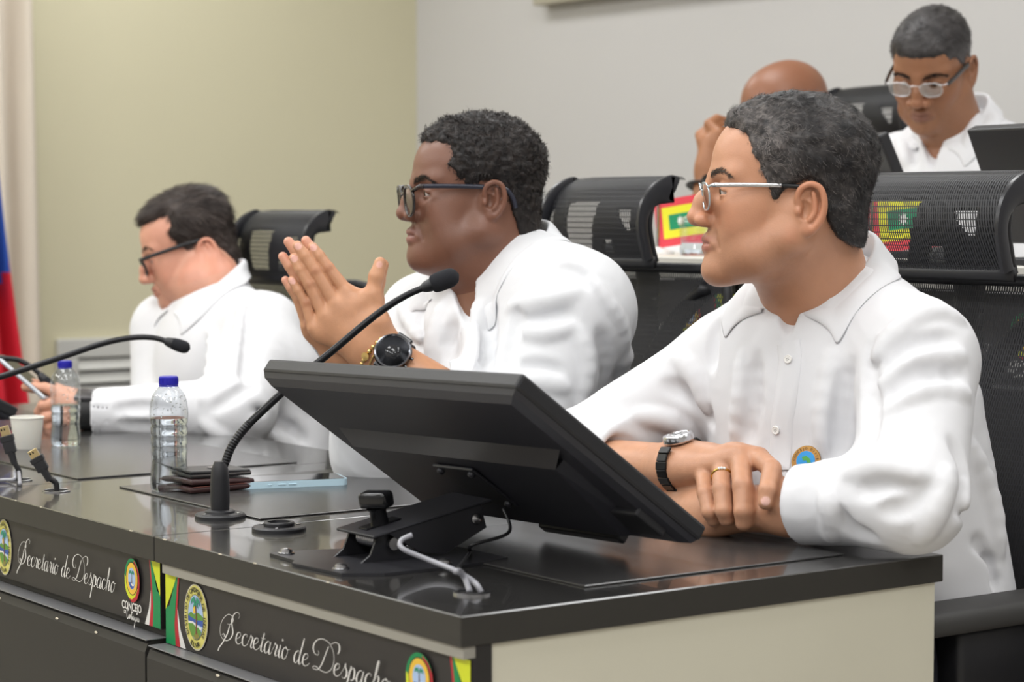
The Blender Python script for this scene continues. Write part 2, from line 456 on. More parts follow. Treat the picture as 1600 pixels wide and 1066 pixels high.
for i in range(nu-1):
    for j in range(nv-1):
        f = m.bm.faces.new((vs[i][j], vs[i+1][j], vs[i+1][j+1], vs[i][j+1])); z = .42+(j+.5)/(nv-1)*1.30; u = (i+.5)/(nu-1)
        lim = .90 + .10*(u-.5)*1.2          # the furled bands cross on a slant
        f.material_index = 2 if z < lim-.10+.16*u else (1 if z < lim+.52 else 0)
o = m.build('cloth', [cmat('flag_yellow', bands[0][1]), cmat('flag_blue', bands[1][1]), cmat('flag_red', bands[2][1])], flag, smooth=True)
m = MB(); gold = mat('gold_fringe', (205, 160, 30), .5, bump=.4, bscale=300)
m.tube([(p[0]+.004, p[1]+.006, p[2]) for p in [cloth(1, v) for v in np.linspace(0, .10, 8)]], .011, 8)
for v in np.linspace(0, .10, 14):
    p = cloth(1, v); m.tube([(p[0]+.006, p[1]+.002, p[2]), (p[0]+.01, p[1]+.02, p[2]-.012)], .004, 5)
m.build('fringe', gold, flag, smooth=True)
# ================================================================== front desks
SEC, DEP, TH, TOP = .690, .702, .0326, .75
dark_lam = mat('black_laminate', (44, 43, 42), .21, var=.10, vscale=9, stretch=(1, 9, 9), ior=2.0, coat=.5)
edge_lam = mat('black_edge', (54, 52, 48), .5, var=.06, vscale=40, spec=.3)
panel_m = mat('dark_panel', (38, 36, 34), .55, var=.08, vscale=12)
bann_m = mat('banner_vinyl', (44, 41, 41), .42, spec=.4)
cream_lam = mat('cream_laminate', (204, 200, 182), .5, var=.025, vscale=7)
groove_m = mat('joint_dark', (12, 12, 12), .9)
chip_m = mat('bare_board', (205, 196, 176), .8)
white_ink = mat('white_ink', (222, 220, 216), .5)
red_ink = mat('red_ink', (178, 30, 44), .5); green_ink = mat('green_ink', (0, 132, 74), .5); lime_ink = mat('lime_ink', (206, 214, 38), .5)
yel_ink = mat('yellow_ink', (232, 188, 62), .5); pale_y = mat('pale_yellow_ink', (214, 206, 112), .5); sky_ink = mat('sky_ink', (168, 192, 226), .5); sea_ink = mat('sea_ink', (52, 84, 160), .5)
blk_ink = mat('black_ink', (30, 30, 26), .5); leaf_ink = mat('leaf_ink', (92, 140, 58), .5); brown_ink = mat('brown_ink', (112, 70, 44), .5); olive_ink = mat('olive_ink', (130, 124, 56), .5); palm_ink = mat('palm_ink', (40, 140, 110), .5); edge_ink = mat('silver_ink', (196, 190, 172), .5)

def stroke_mesh(m, o, ux, uz, nrm, polys, lift):
    """fill 2D polygons (u, w) on a plane"""
    o, ux, uz, nrm = (np.asarray(v, float) for v in (o, ux, uz, nrm))
    for pl in polys:
        vs = [m.bm.verts.new(Vector(o+ux*p[0]+uz*p[1]+nrm*lift)) for p in pl]
        try: m.bm.faces.new(vs)
        except ValueError: pass
def ribbon2d(pts, wf, ang=None):
    """ribbon polygons along a 2D polyline; width wf(direction, t)"""
    pts = np.asarray(pts); n = len(pts); T = np.gradient(pts, axis=0); T /= np.maximum(np.linalg.norm(T, axis=1, keepdims=True), 1e-9)
    Nn = np.stack([-T[:, 1], T[:, 0]], 1); w = np.array([wf(T[i], i/(n-1)) for i in range(n)])[:, None]
    a, b = pts+Nn*w/2, pts-Nn*w/2
    return [[a[i], b[i], b[i+1], a[i+1]] for i in range(n-1)]
# copperplate script: strokes in x-height units (x to the right, y up)
GL = {
 'S': (.98, [[(1.02, 2.05), (1.10, 2.35), (.92, 2.55), (.66, 2.30), (.52, 1.75), (.62, 1.25), (.72, .75), (.56, .22), (.22, -.05), (-.14, .12), (-.30, .55), (-.30, 1.15), (-.12, 1.75), (.20, 2.15), (.52, 2.10), (.62, 1.75), (.46, 1.42), (.22, 1.35)], [(-.12, .30), (-.02, .46), (.10, .36), (.04, .22)], [(.40, 1.30), (.30, .6), (.02, -.25), (-.22, -.75), (-.30, -1.1)]]),
 'e': (.50, [[(.02, .38), (.22, .50), (.36, .74), (.30, .96), (.14, .90), (.04, .55), (.06, .18), (.20, .0), (.38, .10), (.54, .34)]]),
 'c': (.46, [[(.34, .78), (.36, .92), (.24, .99), (.09, .80), (.03, .45), (.08, .12), (.20, .0), (.36, .10), (.50, .34)]]),
 'r': (.42, [[(.00, .34), (.12, .70), (.18, 1.04), (.22, .92), (.34, .90), (.32, .60), (.26, .22), (.32, .02), (.46, .20)]]),
 't': (.36, [[(.00, .34), (.14, .70), (.26, 1.55), (.18, .9), (.12, .25), (.20, .0), (.38, .26)], [(.06, 1.08), (.36, 1.10)]]),
 'a': (.58, [[(.40, .86), (.26, 1.0), (.10, .78), (.03, .40), (.08, .06), (.20, .02), (.34, .36), (.44, .98)], [(.45, 1.0), (.39, .5), (.38, .12), (.46, .0), (.60, .28)]]),
 'i': (.32, [[(.00, .34), (.14, .72), (.18, 1.0), (.13, .5), (.12, .12), (.20, .0), (.34, .28)], [(.24, 1.42), (.28, 1.50), (.30, 1.42), (.26, 1.36)]]),
 'o': (.52, [[(.26, 1.0), (.10, .78), (.04, .40), (.10, .04), (.24, .02), (.38, .34), (.40, .74), (.28, 1.0), (.30, .86), (.44, .82), (.56, .9)]]),
 'd': (.62, [[(.40, .86), (.26, 1.0), (.10, .78), (.03, .40), (.08, .06), (.20, .02), (.34, .36), (.44, .98)], [(.60, 2.10), (.50, 1.35), (.40, .5), (.40, .10), (.48, .0), (.64, .30)]]),
 'D': (1.35, [[(.82, 2.05), (.66, 1.3), (.50, .55), (.30, .08), (.06, -.02), (-.10, .10), (.10, .24), (.45, .06), (.85, .02), (1.18, .38), (1.30, 1.05), (1.18, 1.75), (.85, 2.30), (.36, 2.48), (-.06, 2.20), (-.22, 1.65), (-.08, 1.22), (.14, 1.15), (.22, 1.35), (.12, 1.5)], [(.95, 2.25), (1.25, 2.5), (1.5, 2.42), (1.58, 2.05), (1.5, 1.7)]]),
 's': (.44, [[(.00, .34), (.16, .72), (.24, 1.16), (.26, .90), (.38, .60), (.36, .18), (.22, .0), (.08, .12)], [(.36, .12), (.50, .34)]]),
 'p': (.60, [[(.00, .34), (.12, .72), (.20, 1.10), (.12, .30), (.00, -.75), (-.04, -1.15)], [(.14, .40), (.24, .84), (.36, 1.0), (.46, .74), (.44, .28), (.32, .02), (.18, .12)], [(.40, .12), (.62, .34)]]),
 'h': (.60, [[(.00, .34), (.20, .95), (.34, 1.9), (.28, 2.1), (.22, 1.7), (.16, .9), (.10, .0)], [(.12, .40), (.24, .86), (.36, .98), (.42, .78), (.38, .30), (.42, .02), (.60, .28)]]),
 ' ': (.38, [])}
def script_polys(text, x0, length, xh, slant=.30, bold=.115, hair=.030):
    tot = sum(GL[c][0] for c in text); sx = length/tot/xh; out = []; x = 0
    for c in text:
        adv, st = GL[c]
        for s in st:
            q = catmull(np.array(s), 7)
            q = np.stack([(q[:, 0]+x)*sx + q[:, 1]*slant*.55, q[:, 1]], 1)
            def wf(T, t): 
                dn = abs(T[1]) if T[1] < 0 else 0
                return (hair + (bold-hair)*dn**2)*(.45+.55*math.sin(math.pi*min(1, max(0, t)))**.5)
            for pl in ribbon2d(q, wf): out.append([(x0+p[0]*xh, p[1]*xh) for p in pl])
        x += adv
    return out
def font_polys(text, size, bold=.0):
    """letters of the built-in sans face as 2D polygons about their own centre"""
    cu = bpy.data.curves.new('t', 'FONT'); cu.body = text; cu.size = size; cu.offset = bold; cu.align_x = 'CENTER'; cu.resolution_u = 3
    o = bpy.data.objects.new('t', cu); COL.objects.link(o); dg = bpy.context.evaluated_depsgraph_get()
    me = bpy.data.meshes.new_from_object(o.evaluated_get(dg)); out = [[(me.vertices[i].co.x, me.vertices[i].co.y) for i in p.vertices] for p in me.polygons]
    bpy.data.objects.remove(o); bpy.data.curves.remove(cu); bpy.data.meshes.remove(me); return out
GLYPH = {}
def glyph(c):
    if c not in GLYPH: GLYPH[c] = font_polys(c, 1.0, .02)
    return GLYPH[c]
def ellp(cx, cz, rx, rz, n=36, a0=0, a1=2*math.pi): return [(cx+rx*math.cos(a0+(a1-a0)*i/n), cz+rz*math.sin(a0+(a1-a0)*i/n)) for i in range(n + (0 if a1-a0 > 6.28 else 1))]
def arc_text(text, cx, cz, rx, rz, a0, a1, size, flip=False):
    out = []; n = len(text)
    for i, c in enumerate(text):
        if c == ' ': continue
        a = a0+(a1-a0)*i/(n-1); px, pz = cx+rx*math.cos(a), cz+rz*math.sin(a)
        t = math.atan2(rz*math.cos(a), -rx*math.sin(a)) + (0 if flip else math.pi)
        ca, sa = math.cos(t), math.sin(t)
        for pl in glyph(c): out.append([(px+(p[0]*ca-(p[1]-.35)*sa)*size, pz+(p[0]*sa+(p[1]-.35)*ca)*size) for p in pl])
    return out
class Plane2:
    """printed layers on a vertical face: each layer is its own mesh, a hair above the last"""
    def __init__(s, parent, o, ux, uz, nrm, part): s.a = (parent, o, ux, uz, nrm, part); s.n = 0; s.layers = {}
    def add(s, m_, polys):
        s.n += 1; s.layers.setdefault('x', []).append((m_, polys, .0004+.00012*s.n))
    def done(s):
        parent, o, ux, uz, nrm, part = s.a; mats = []; mb = MB()
        for m_, polys, lift in s.layers.get('x', []):
            if m_ not in mats: mats.append(m_)
            k0 = len(mb.bm.faces); stroke_mesh(mb, o, ux, uz, nrm, polys, lift); mb.bm.faces.ensure_lookup_table()
            for f in mb.bm.faces[k0:]: f.material_index = mats.index(m_)
        return mb.build(part, mats, parent, recalc=False)
def seal(L, cx, cz, rx, rz):
    L.add(edge_ink, [ellp(cx, cz, rx, rz)]); L.add(pale_y, [ellp(cx, cz, rx*.95, rz*.96)])
    L.add(olive_ink, [ellp(cx, cz, rx*.67, rz*.70)]); L.add(sky_ink, [ellp(cx, cz, rx*.63, rz*.665)])
    def q(pts): return [(cx+rx*.63*a, cz+rz*.665*b) for a, b in pts]
    L.add(leaf_ink, [q([(-.98, .05), (-.6, .2), (-.2, .12), (.3, .25), (.7, .18), (.98, .1), (.99, -.1), (.6, -.1), (-.99, -.1)])])
    L.add(sea_ink, [q([(-.99, .02), (-.5, -.05), (.1, -.12), (.98, -.05), (.95, -.35), (.3, -.3), (-.97, -.22)])])
    L.add(white_ink, [q([(-.95, -.24), (-.3, -.22), (.3, -.34), (.8, -.40), (.75, -.52), (-.2, -.36), (-.93, -.34)])])
    L.add(leaf_ink, [q([(-.94, -.34), (-.3, -.30), (.1, -.45), (.4, -.42), (.78, -.6), (.5, -.86), (0, -.99), (-.5, -.86), (-.8, -.6)])])
    L.add(olive_ink, [q([(-.25, -.9), (.1, -.6), (.55, -.8), (.3, -.95), (0, -.99)])])
    L.add(brown_ink, [q([(.02, -.75), (.22, -.75), (.2, -.1), (.12, .55), (.06, .55), (.08, -.1)])])
    L.add(yel_ink, [q([(-.25, .18), (.02, .18), (.02, .55), (-.1, .68), (-.25, .5)])])
    L.add(palm_ink, [q([(.1, .62), (-.1, .95), (-.45, .8), (-.6, .5), (-.3, .72), (-.15, .62), (-.3, .4), (.08, .56)]), q([(.1, .62), (.2, .95), (.55, .8), (.7, .5), (.4, .7), (.3, .6), (.45, .4), (.12, .56)])])
    L.add(blk_ink, arc_text('DISTRITO DE CARTAGENA DE INDIAS', cx, cz, rx*.80, rz*.83, R_(218), R_(-38), rx*.27))
    L.add(blk_ink, arc_text('BOLIVAR', cx, cz, rx*.80, rz*.83, R_(248), R_(292), rx*.27, True))
def emblem(L, cx, cz, rx, rz):
    L.add(green_ink, [ellp(cx-rx*.02, cz+rz*.04, rx, rz)])
    L.add(red_ink, [[(cx+rx*x, cz+rz*z) for x, z in [(.20, .98), (.62, .76), (.93, .38), (1.0, -.05), (.92, -.5), (.66, -.84), (.3, -1.02), (-.06, -1.06), (-.38, -.92), (0, -.5), (.4, .3)]]])
    L.add(lime_ink, [[(cx+rx*x, cz+rz*z) for x, z in [(-.98, .2), (-.98, -.25), (-.80, -.62), (-.45, -.88), (-.05, -.92), (.4, -.74), (.72, -.36), (.4, -.2), (-.4, -.1)]]])
    L.add(blk_ink, [ellp(cx-rx*.0, cz+rz*.08, rx*.80, rz*.80)]); L.add(yel_ink, [ellp(cx, cz+rz*.08, rx*.74, rz*.755)])
    L.add(sky_ink, [ellp(cx, cz+rz*.08, rx*.48, rz*.52)])
    def q(pts): return [(cx+rx*.48*a, cz+rz*.08+rz*.52*b) for a, b in pts]
    L.add(sea_ink, [q([(-.9, -.4), (-.2, -.35), (.3, -.6), (.8, -.5), (.4, -.9), (-.3, -.95)])])
    L.add(white_ink, [q([(-.4, -.42), (.5, -.5), (.75, -.62), (.1, -.68)])])
    L.add(brown_ink, [q([(-.02, -.4), (.14, -.4), (.08, .35), (.02, .35)])])
    L.add(palm_ink, [q([(.05, .3), (-.1, .75), (-.55, .7), (-.62, .4), (-.2, .5)]), q([(.05, .3), (.15, .75), (.6, .7), (.66, .4), (.25, .5)])])
def ribbons(L, x_edge, s, z1, z0):
    """flag ribbons at a banner end; s=+1 grows to the right"""
    H = z1-z0
    def R(pts): return [(x_edge+s*a, z0+b*H) for a, b in pts]
    w = .036
    L.add(white_ink, [R([(w*1.02, 0), (w*1.50, 0), (w*1.10, .25), (w*.88, .55), (w*.90, .8), (w*.84, .45), (w*.90, .2)])])
    L.add(red_ink, [R([(w*.72, 0), (w*1.08, 0), (w*.92, .28), (w*.88, .55), (w*.98, .84), (w*1.06, 1.0), (w*.92, 1.0), (w*.78, .6), (w*.66, .3)])])
    L.add(green_ink, [R([(0, 0), (w*.74, 0), (w*.66, .3), (w*.76, .6), (w*.94, 1.0), (w*.80, 1.0), (w*.3, .55), (0, .50)])])
    L.add(lime_ink, [R([(0, .48), (w*.32, .66), (w*.62, .84), (w*.86, 1.0), (0, 1.0)])])
def banner_print(b, zc0, zc1, w, lettering=True, first=True):
    """b: banner object with local origin at its left lower corner on the face"""
    L = Plane2(b, (0, 0, 0), (1, 0, 0), (0, 0, 1), (0, -1, 0), 'banner_print'); H = zc1-zc0; q = w/.684
    ribbons(L, .001, q, H*.995, H*.005); ribbons(L, w-.001, -q, H*.995, H*.005)
    seal(L, .084*q, H*.50, .0315*q, H*.46)
    ex = w-.093*q; emblem(L, ex, H*.60, .0262*q, H*.31)
    L.add(white_ink, [[(p[0]*q+ex, p[1]+H*.155) for p in pl] for pl in font_polys('CONCEJO', .0150, .0003)])
    L.add(white_ink, [[(p[0]*q+ex-.023*q, p[1]+H*.085) for p in pl] for pl in font_polys('DE', .006, .0002)])
    cg = []
    for s in ([(.30, .9), (.38, 1.1), (.22, 1.2), (.02, .7), (.0, .2), (.15, -.05), (.4, .2)], [(.62, .5), (.5, .3), (.52, .02), (.66, .1), (.76, .5), (.78, .1), (.9, .2), (1.0, .5), (1.1, .45), (1.15, .0)], [(1.45, 1.1), (1.3, .4), (1.4, .0), (1.6, .4)], [(1.2, .8), (1.75, .85)], [(1.7, .45), (1.6, .2), (1.75, .0), (1.85, .45), (1.85, .05), (2.0, .2)], [(2.25, .45), (2.1, .3), (2.15, .05), (2.3, .4), (2.2, -.6), (2.0, -.9), (2.1, -.5), (2.5, .1)], [(2.5, .2), (2.62, .45), (2.52, .05), (2.7, .1), (2.85, .42), (2.8, .0), (2.95, .38), (3.05, .0), (3.2, .3), (3.3, .45), (3.15, .1), (3.35, .05), (3.45, .4), (3.5, .0)]):
        cg += ribbon2d(catmull(np.array(s), 5), lambda T, t: .13)
    L.add(white_ink, [[(ex-.016*q+p[0]*.0122*q, H*.020+p[1]*.0112) for p in pl] for pl in cg])
    if lettering: L.add(white_ink, [[(p[0], p[1]+H*.335) for p in pl] for pl in script_polys('Secretario de Despacho', .160*q, .372*q, .0150, .42, .19, .05)])
    return L.done()
POS = ['nearest', 'second', 'third', 'farthest']
SECX = [0, -.690, -1.272, -1.857, -2.60]
for k in range(4):
    x1 = SECX[k]; x0 = SECX[k+1]+.0022; xm = (x0+x1)/2; w = x1-x0
    nm = ['black desk section nearest the camera with a cream end panel', 'second black desk section in front of the man with joined hands', 'third black desk section with an empty place under the paper cup', 'farthest black desk section under the dark monitor at left'][k]
    d = tag(empty('desk_section', (xm, 0, 0)), nm, 'desk', 'front desk sections')
    MB().box((0, DEP/2, TOP-TH/2), (w, DEP, TH), bev=.0012, seg=1).build('top_slab', [dark_lam, edge_lam], d)
    for p_ in d.children[0].data.polygons: p_.material_index = 0 if p_.normal.z > .5 else 1
    zb1, zb0 = ((.7035, .613) if k == 0 else (.7168, .628))
    m = MB(); m.box((0, .030, .655), (w-.004, .02, .124)); m.build('fascia', panel_m, d)
    if k == 0: MB().box((.004, .013, .7108), (w-.014, .016, .0135), bev=.0006, seg=1).build('fascia_strip', mat('grey_strip', (150, 147, 138), .35, var=.08, vscale=15), d)
    bw = w-.012 if k else w-.004
    b = MB().box((bw/2, .003, (zb1-zb0)/2), (bw, .006, zb1-zb0)).build('banner', bann_m, d); b.location = (-bw/2-(.0 if k else -.002), .0135, zb0)
    banner_print(b, zb0, zb1, bw)
    m = MB(); m.prism([(0, 0), (0, .596), (.004, .606), (.012, .611), (.05, .611), (.05, 0)], (-w/2, -.012, 0), (0, 1, 0), (0, 0, 1), (w-.003, 0, 0)); fp_ = m.build('front_panel', panel_m, d)
    if k: fp_.location.z = .006
    MB().box((0, .004, .6115 if k == 0 else .6175), (w-.003, .030, .0016), bev=.0005, seg=1).build('ledge_strip', mat('grey_edge_strip', (118, 118, 120), .35, .3) if k == 0 else bpy.data.materials['grey_edge_strip'], d)  # thin grey strip along the ledge top, paler than the panel
    if k == 0:
        MB().box((w/2-.014, DEP/2+.004, (TOP-TH)/2), (.018, DEP-.028, TOP-TH-.002)).build('end_panel', cream_lam, d)
        MB().box((w/2-.014, DEP/2+.004, .03), (.024, DEP-.026, .06)).build('plinth', panel_m, d)
    m = MB(); rng = random.Random(k+3)
    for i in range(4):
        px_ = rng.uniform(-w/2+.02, w/2-.02); s_ = rng.uniform(.0012, .0030)
        m.prism([(-s_*2, -.0003), (-s_, -.0011), (s_*1.2, -.0011), (s_*2.3, -.0003), (s_, .0003), (-s_, .0003)], (px_, -.0004, TOP-.0003), (1, 0, 0), (0, 0, 1), (0, .0008, 0))
    for i in range(3):
        px_ = rng.uniform(-w/2+.02, w/2-.02); s_ = rng.uniform(.0016, .0035)
        m.prism([(-s_*2, -.0006), (-s_, -.0018), (s_*1.2, -.0018), (s_*2.3, -.0006), (s_, .0004), (-s_, .0004)], (px_, -.0124, .606), (1, 0, 0), (0, 0, 1), (0, .0008, .0005))
    tag(m.build('chipped_edge', chip_m, d), kind='stuff')
# writing mats let into the desk tops
mat_m = mat('writing_mat', (54, 53, 53), .24, bump=.05, bscale=700, ior=1.8)
def wmat(x0, x1, y0, y1, label):
    o = tag(MB().box((0, 0, 0), (x1-x0, y1-y0, .0024), bev=.0007, seg=1).build('desk_mat', mat_m), label, 'desk mat', 'desk mats'); o.location = ((x0+x1)/2, (y0+y1)/2, TOP+.0013); return o
wmat(-.505, -.064, .208, .60, 'charcoal desk mat under the crossed forearms of the nearest man')
wmat(-1.166, -.739, .182, .60, 'charcoal desk mat under the phone and the water bottle')
wmat(-1.86, -1.29, .173, .56, 'charcoal desk mat between the paper cup and the phone')
wmat(-2.62, -2.10, .20, .58, 'charcoal desk mat under the hand holding a phone')
# ================================================================== things on the desks
blackp = mat('matt_black_plastic', (34, 34, 37), .45, bump=.08, bscale=900)
blackg = mat('gloss_black', (18, 18, 20), .15)
steel = mat('steel', (180, 180, 182), .25, 1.0)
greysteel = mat('black_powder_coat', (46, 46, 50), .38, .3, bump=.06, bscale=1200)
monback = mat('monitor_back_plastic', (46, 46, 52), .42, bump=.05, bscale=1500)
monband = mat('monitor_band_plastic', (58, 56, 56), .38)
screen_m = mat('screen_glass', (12, 13, 16), .08)
# --- tilted monitor on its folding bracket
def monitor(TL, TR, BR, label, group=None, detail=True):
    TL, TR, BR = (np.asarray(v, float) for v in (TL, TR, BR))
    ux = unit(TR-TL); dv = BR-TR; dv = dv-ux*(dv@ux); Hh = np.linalg.norm(dv); dv = dv/Hh; Wd = np.linalg.norm(TR-TL); n = np.cross(ux, dv)   # n: out of the back
    if n[2] > 0: n = -n
    o = TL; root = tag(empty('monitor', o), label, 'monitor', group)
    def W(x, y, z): return Vector(ux*x+dv*y+n*z)
    rot = Matrix((ux, dv, n)).transposed()
    m = MB(); m.box(W(Wd/2, Hh/2, -.012), (Wd, Hh, .020), rot=rot, bev=.004); m.build('bezel', blackp, root)
    MB().box(W(Wd/2, Hh/2, -.0225), (Wd-.022, Hh-.026, .002), rot=rot).build('screen', screen_m, root)
    m = MB(); i0, i1 = .004, .020
    def lay(z, ins): return [W(ins, ins, z), W(Wd-ins, ins, z), W(Wd-ins, Hh-ins, z), W(ins, Hh-ins, z)]
    rings = [[m.bm.verts.new(p) for p in lay(z, i)] for z, i in ((-.004, .002), (.004, .006), (.010, .016))]
    for a, b in zip(rings, rings[1:]):
        for i in range(4): m.bm.faces.new((a[i], a[(i+1) % 4], b[(i+1) % 4], b[i]))
    m.bm.faces.new(rings[-1]); m.build('back_shell', monback, root)
    y0, y1, y2 = Hh*.34, Hh*.42, Hh*.86
    m = MB()
    a = [(.10*Wd, y0, .010), (.985*Wd-.02, y0, .010), (.90*Wd, y1, .022), (.12*Wd, y1, .022)]
    q = [m.bm.verts.new(W(*p)) for p in a]; m.bm.faces.new(q); m.build('step_band', monband, root)
    m = MB(); q1 = [(.12*Wd, y1, .022), (.90*Wd, y1, .022), (.86*Wd, y2, .026), (.16*Wd, y2, .026)]; q0 = [(.12*Wd, y1-.004, .008), (.92*Wd, y1-.004, .008), (.90*Wd, y2+.02, .008), (.12*Wd, y2+.02, .008)]
    A_ = [m.bm.verts.new(W(*p)) for p in q1]; B_ = [m.bm.verts.new(W(*p)) for p in q0]; m.bm.faces.new(A_)
    for i in range(4): m.bm.faces.new((A_[i], A_[(i+1) % 4], B_[(i+1) % 4], B_[i]))
    m.build('rear_housing', monback, root)
    if detail:
        m = MB(); m.box(W(.86*Wd, .80*Hh, .012), (.13, .05, .012), rot=rot, bev=.003); m.build('speaker_box', blackp, root)
        m = MB(); m.box(W(.50*Wd, .60*Hh, .026), (.085, .085, .004), rot=rot, bev=.0015); v = m.build('mount_plate', greysteel, root)
        for sx in (-.033, .033):
            for sy in (-.033, .033): MB().lathe([(.005, .026), (.005, .031), (.003, .033), (0, .033)], W(.5*Wd+sx, .6*Hh+sy, 0), rot=rot, n=12).build('screw', greysteel, v)
        for q in range(9): MB().box(W((.30+.05*q)*Wd, .93*Hh, .0105), (.010, .006, .002), rot=rot).build('vent_slot', blackg, root)
        m = MB(); m.box(W(.62*Wd, Hh*.99, .004), (.16, .016, .02), rot=rot, bev=.003); m.build('cable_cover', blackp, root)
    return root, (W, Wd, Hh, n)
TRm = np.array([-.088, .130, .970]); BRm = np.array([-.080, .388, .781])
TLm = ony(407, 582, .130)
mon, (Wm, Wdm, Hhm, nm_) = monitor(TLm, TRm, BRm, 'black monitor seen from behind, tilted low on a folding bracket in the foreground')
mc = np.array(Wm(.5*Wdm, .60*Hhm, .028)) + TLm
# bracket
b1, b2 = onz(425, 871, TOP), onz(560, 895, TOP)
br = tag(empty('monitor_bracket', (b2[0], b2[1], TOP)), 'black folding metal bracket screwed to the desk under the tilted monitor', 'bracket'); bo = np.array([b2[0], b2[1], TOP])
xb = mc[0]; 
pl = [(-.165, -.022), (-.100, -.026), (-.085, -.038), (.012, -.030), (.040, .010), (.045, .11), (.028, .19), (-.10, .19), (-.13, .11), (-.165, .012)]
m = MB(); m.prism(pl, (0, 0, .0002), (1, 0, 0), (0, 1, 0), (0, 0, .0035)); m.build('base_plate', greysteel, br)
def bolt(c, r=.0075):
    return MB().lathe([(r*1.35, .0), (r*1.35, .0015), (r, .002), (r*.95, .005), (r*.5, .0066), (0, .0068)], c, n=16).build('bolt', steel, br, smooth=True, angle=R_(35))
for c in ((-.150, -.008, .0037), (-.012, -.016, .0037), (.026, .10, .0037), (-.12, .12, .0037)): bolt(c)
xc = xb-bo[0]; y_h = .062
for s in (-1, 1):
    m = MB(); m.prism([(-.036, 0), (-.024, .008), (-.016, .026), (-.006, .034), (.010, .034), (.020, .024), (.032, .006), (.060, 0)], (xc-.03*s*1.0-.0015, y_h, .0037), (0, 1, 0), (0, 0, 1), (.003, 0, 0)); m.build('hinge_cheek', greysteel, br)
m = MB(); rotx = Matrix.Rotation(R_(90), 3, 'Y'); m.lathe([(.0075, -.040), (.0075, .040)], (xc, y_h+.004, .024), rot=rotx, n=14); m.build('hinge_pin', steel, br, smooth=True, angle=R_(40))
m = MB(); m.tube([(xc+.010*math.cos(t)*0 + (-.02+.04*t/40), y_h-.004+.008*math.cos(t*1.6), .026+.008*math.sin(t*1.6)) for t in np.linspace(0, 40, 160)], .0013, 5); m.build('torsion_spring', steel, br, smooth=True)
p0 = np.array([xc, y_h-.026, .034]); p1 = mc-bo + np.array([0, -.004, -.012]); ad = unit(p1-p0); L_ = np.linalg.norm(p1-p0); an = np.cross([1, 0, 0], ad); rota = Matrix(((1, 0, 0), tuple(ad), tuple(an))).transposed()
m = MB(); m.box(p0+ad*L_*.5, (.084, L_, .0035), rot=rota, bev=.001, seg=1); m.build('arm_plate', greysteel, br)
for s in (-1, 1): MB().prism([(.02, 0), (L_*.9, 0), (L_*.92, -.030), (L_*.55, -.045), (.06, -.034)], Vector(p0)+Vector((s*.0405-.0015, 0, 0)), ad, an, (.003, 0, 0)).build('arm_side', greysteel, br)
m = MB(); kb = p0+ad*.036+an*.0018
m.box(kb+an*.001, (.020, .05, .002), rot=rota, bev=.0008, seg=1); m.build('slide_slot', blackg, br)
m = MB(); m.lathe([(.011, .0), (.010, .016), (.013, .020)], kb, rot=rota, n=18); m.box(kb+an*.030, (.040, .022, .020), rot=rota@Matrix.Rotation(R_(22), 3, 'Z'), bev=.005, seg=3); m.build('clamp_knob', blackg, br, smooth=True, angle=R_(40))
for s in (-1, 1): MB().lathe([(.007, .0), (.007, .002), (.004, .0035), (0, .0036)], p0+ad*(L_*.86)+np.array([s*.0425, 0, -.016]), rot=Matrix.Rotation(R_(90*s), 3, 'Y'), n=14).build('rivet', steel, br, smooth=True, angle=R_(40))
# cables from the bracket into the desk grommet
ring = onz(738, 928, TOP)
cable_m = mat('cable_grey', (150, 150, 156), .3); cable_b = mat('cable_black', (24, 24, 26), .4)
gm = tag(empty('cable_grommet', ring), 'round metal cable grommet near the front corner of the nearest desk', 'grommet')
MB().lathe([(.0210, .0), (.0210, .0022), (.0190, .0032), (.0165, .0030), (.0165, .0008)], n=32, cap=False).build('ring', steel, gm, smooth=True, angle=R_(40))
MB().lathe([(.0165, .0009), (0, .0009)], n=28, cap=False).build('opening', groove_m, gm)
q0 = np.array([bo[0]+xc+.046, bo[1]+y_h+.055, TOP+.052])
pts = [onz(644, 836, TOP+.040), onz(627, 845, TOP+.034), onz(630, 858, TOP+.026), onz(672, 876, TOP+.014), onz(712, 892, TOP+.009), onz(741, 910, TOP+.010), onz(752, 926, TOP+.001)]
tag(MB().tube(catmull(pts, 8), .0032, 10).build('signal_cable', cable_m, smooth=True), 'grey cable sagging from the monitor bracket into the round grommet', 'cable')
pts = [onz(712, 893, TOP+.030), onz(718, 893, TOP+.022), onz(727, 905, TOP+.012), onz(734, 925, TOP+.001)]
tag(MB().tube(catmull(pts, 8), .0034, 10).build('power_cable', cable_m, smooth=True), 'short thick grey cable standing upright in the round grommet', 'cable')
pb = [mc+(.06, .0, -.02), mc+(.085, -.01, -.045), onz(738, 852, TOP+.02), onz(733, 866, TOP+.006), onz(712, 893, TOP+.028)]
tag(MB().tube(catmull(pb, 8), .0022, 8).build('monitor_lead', cable_b, smooth=True), 'thin black lead hanging down behind the tilted monitor', 'cable')

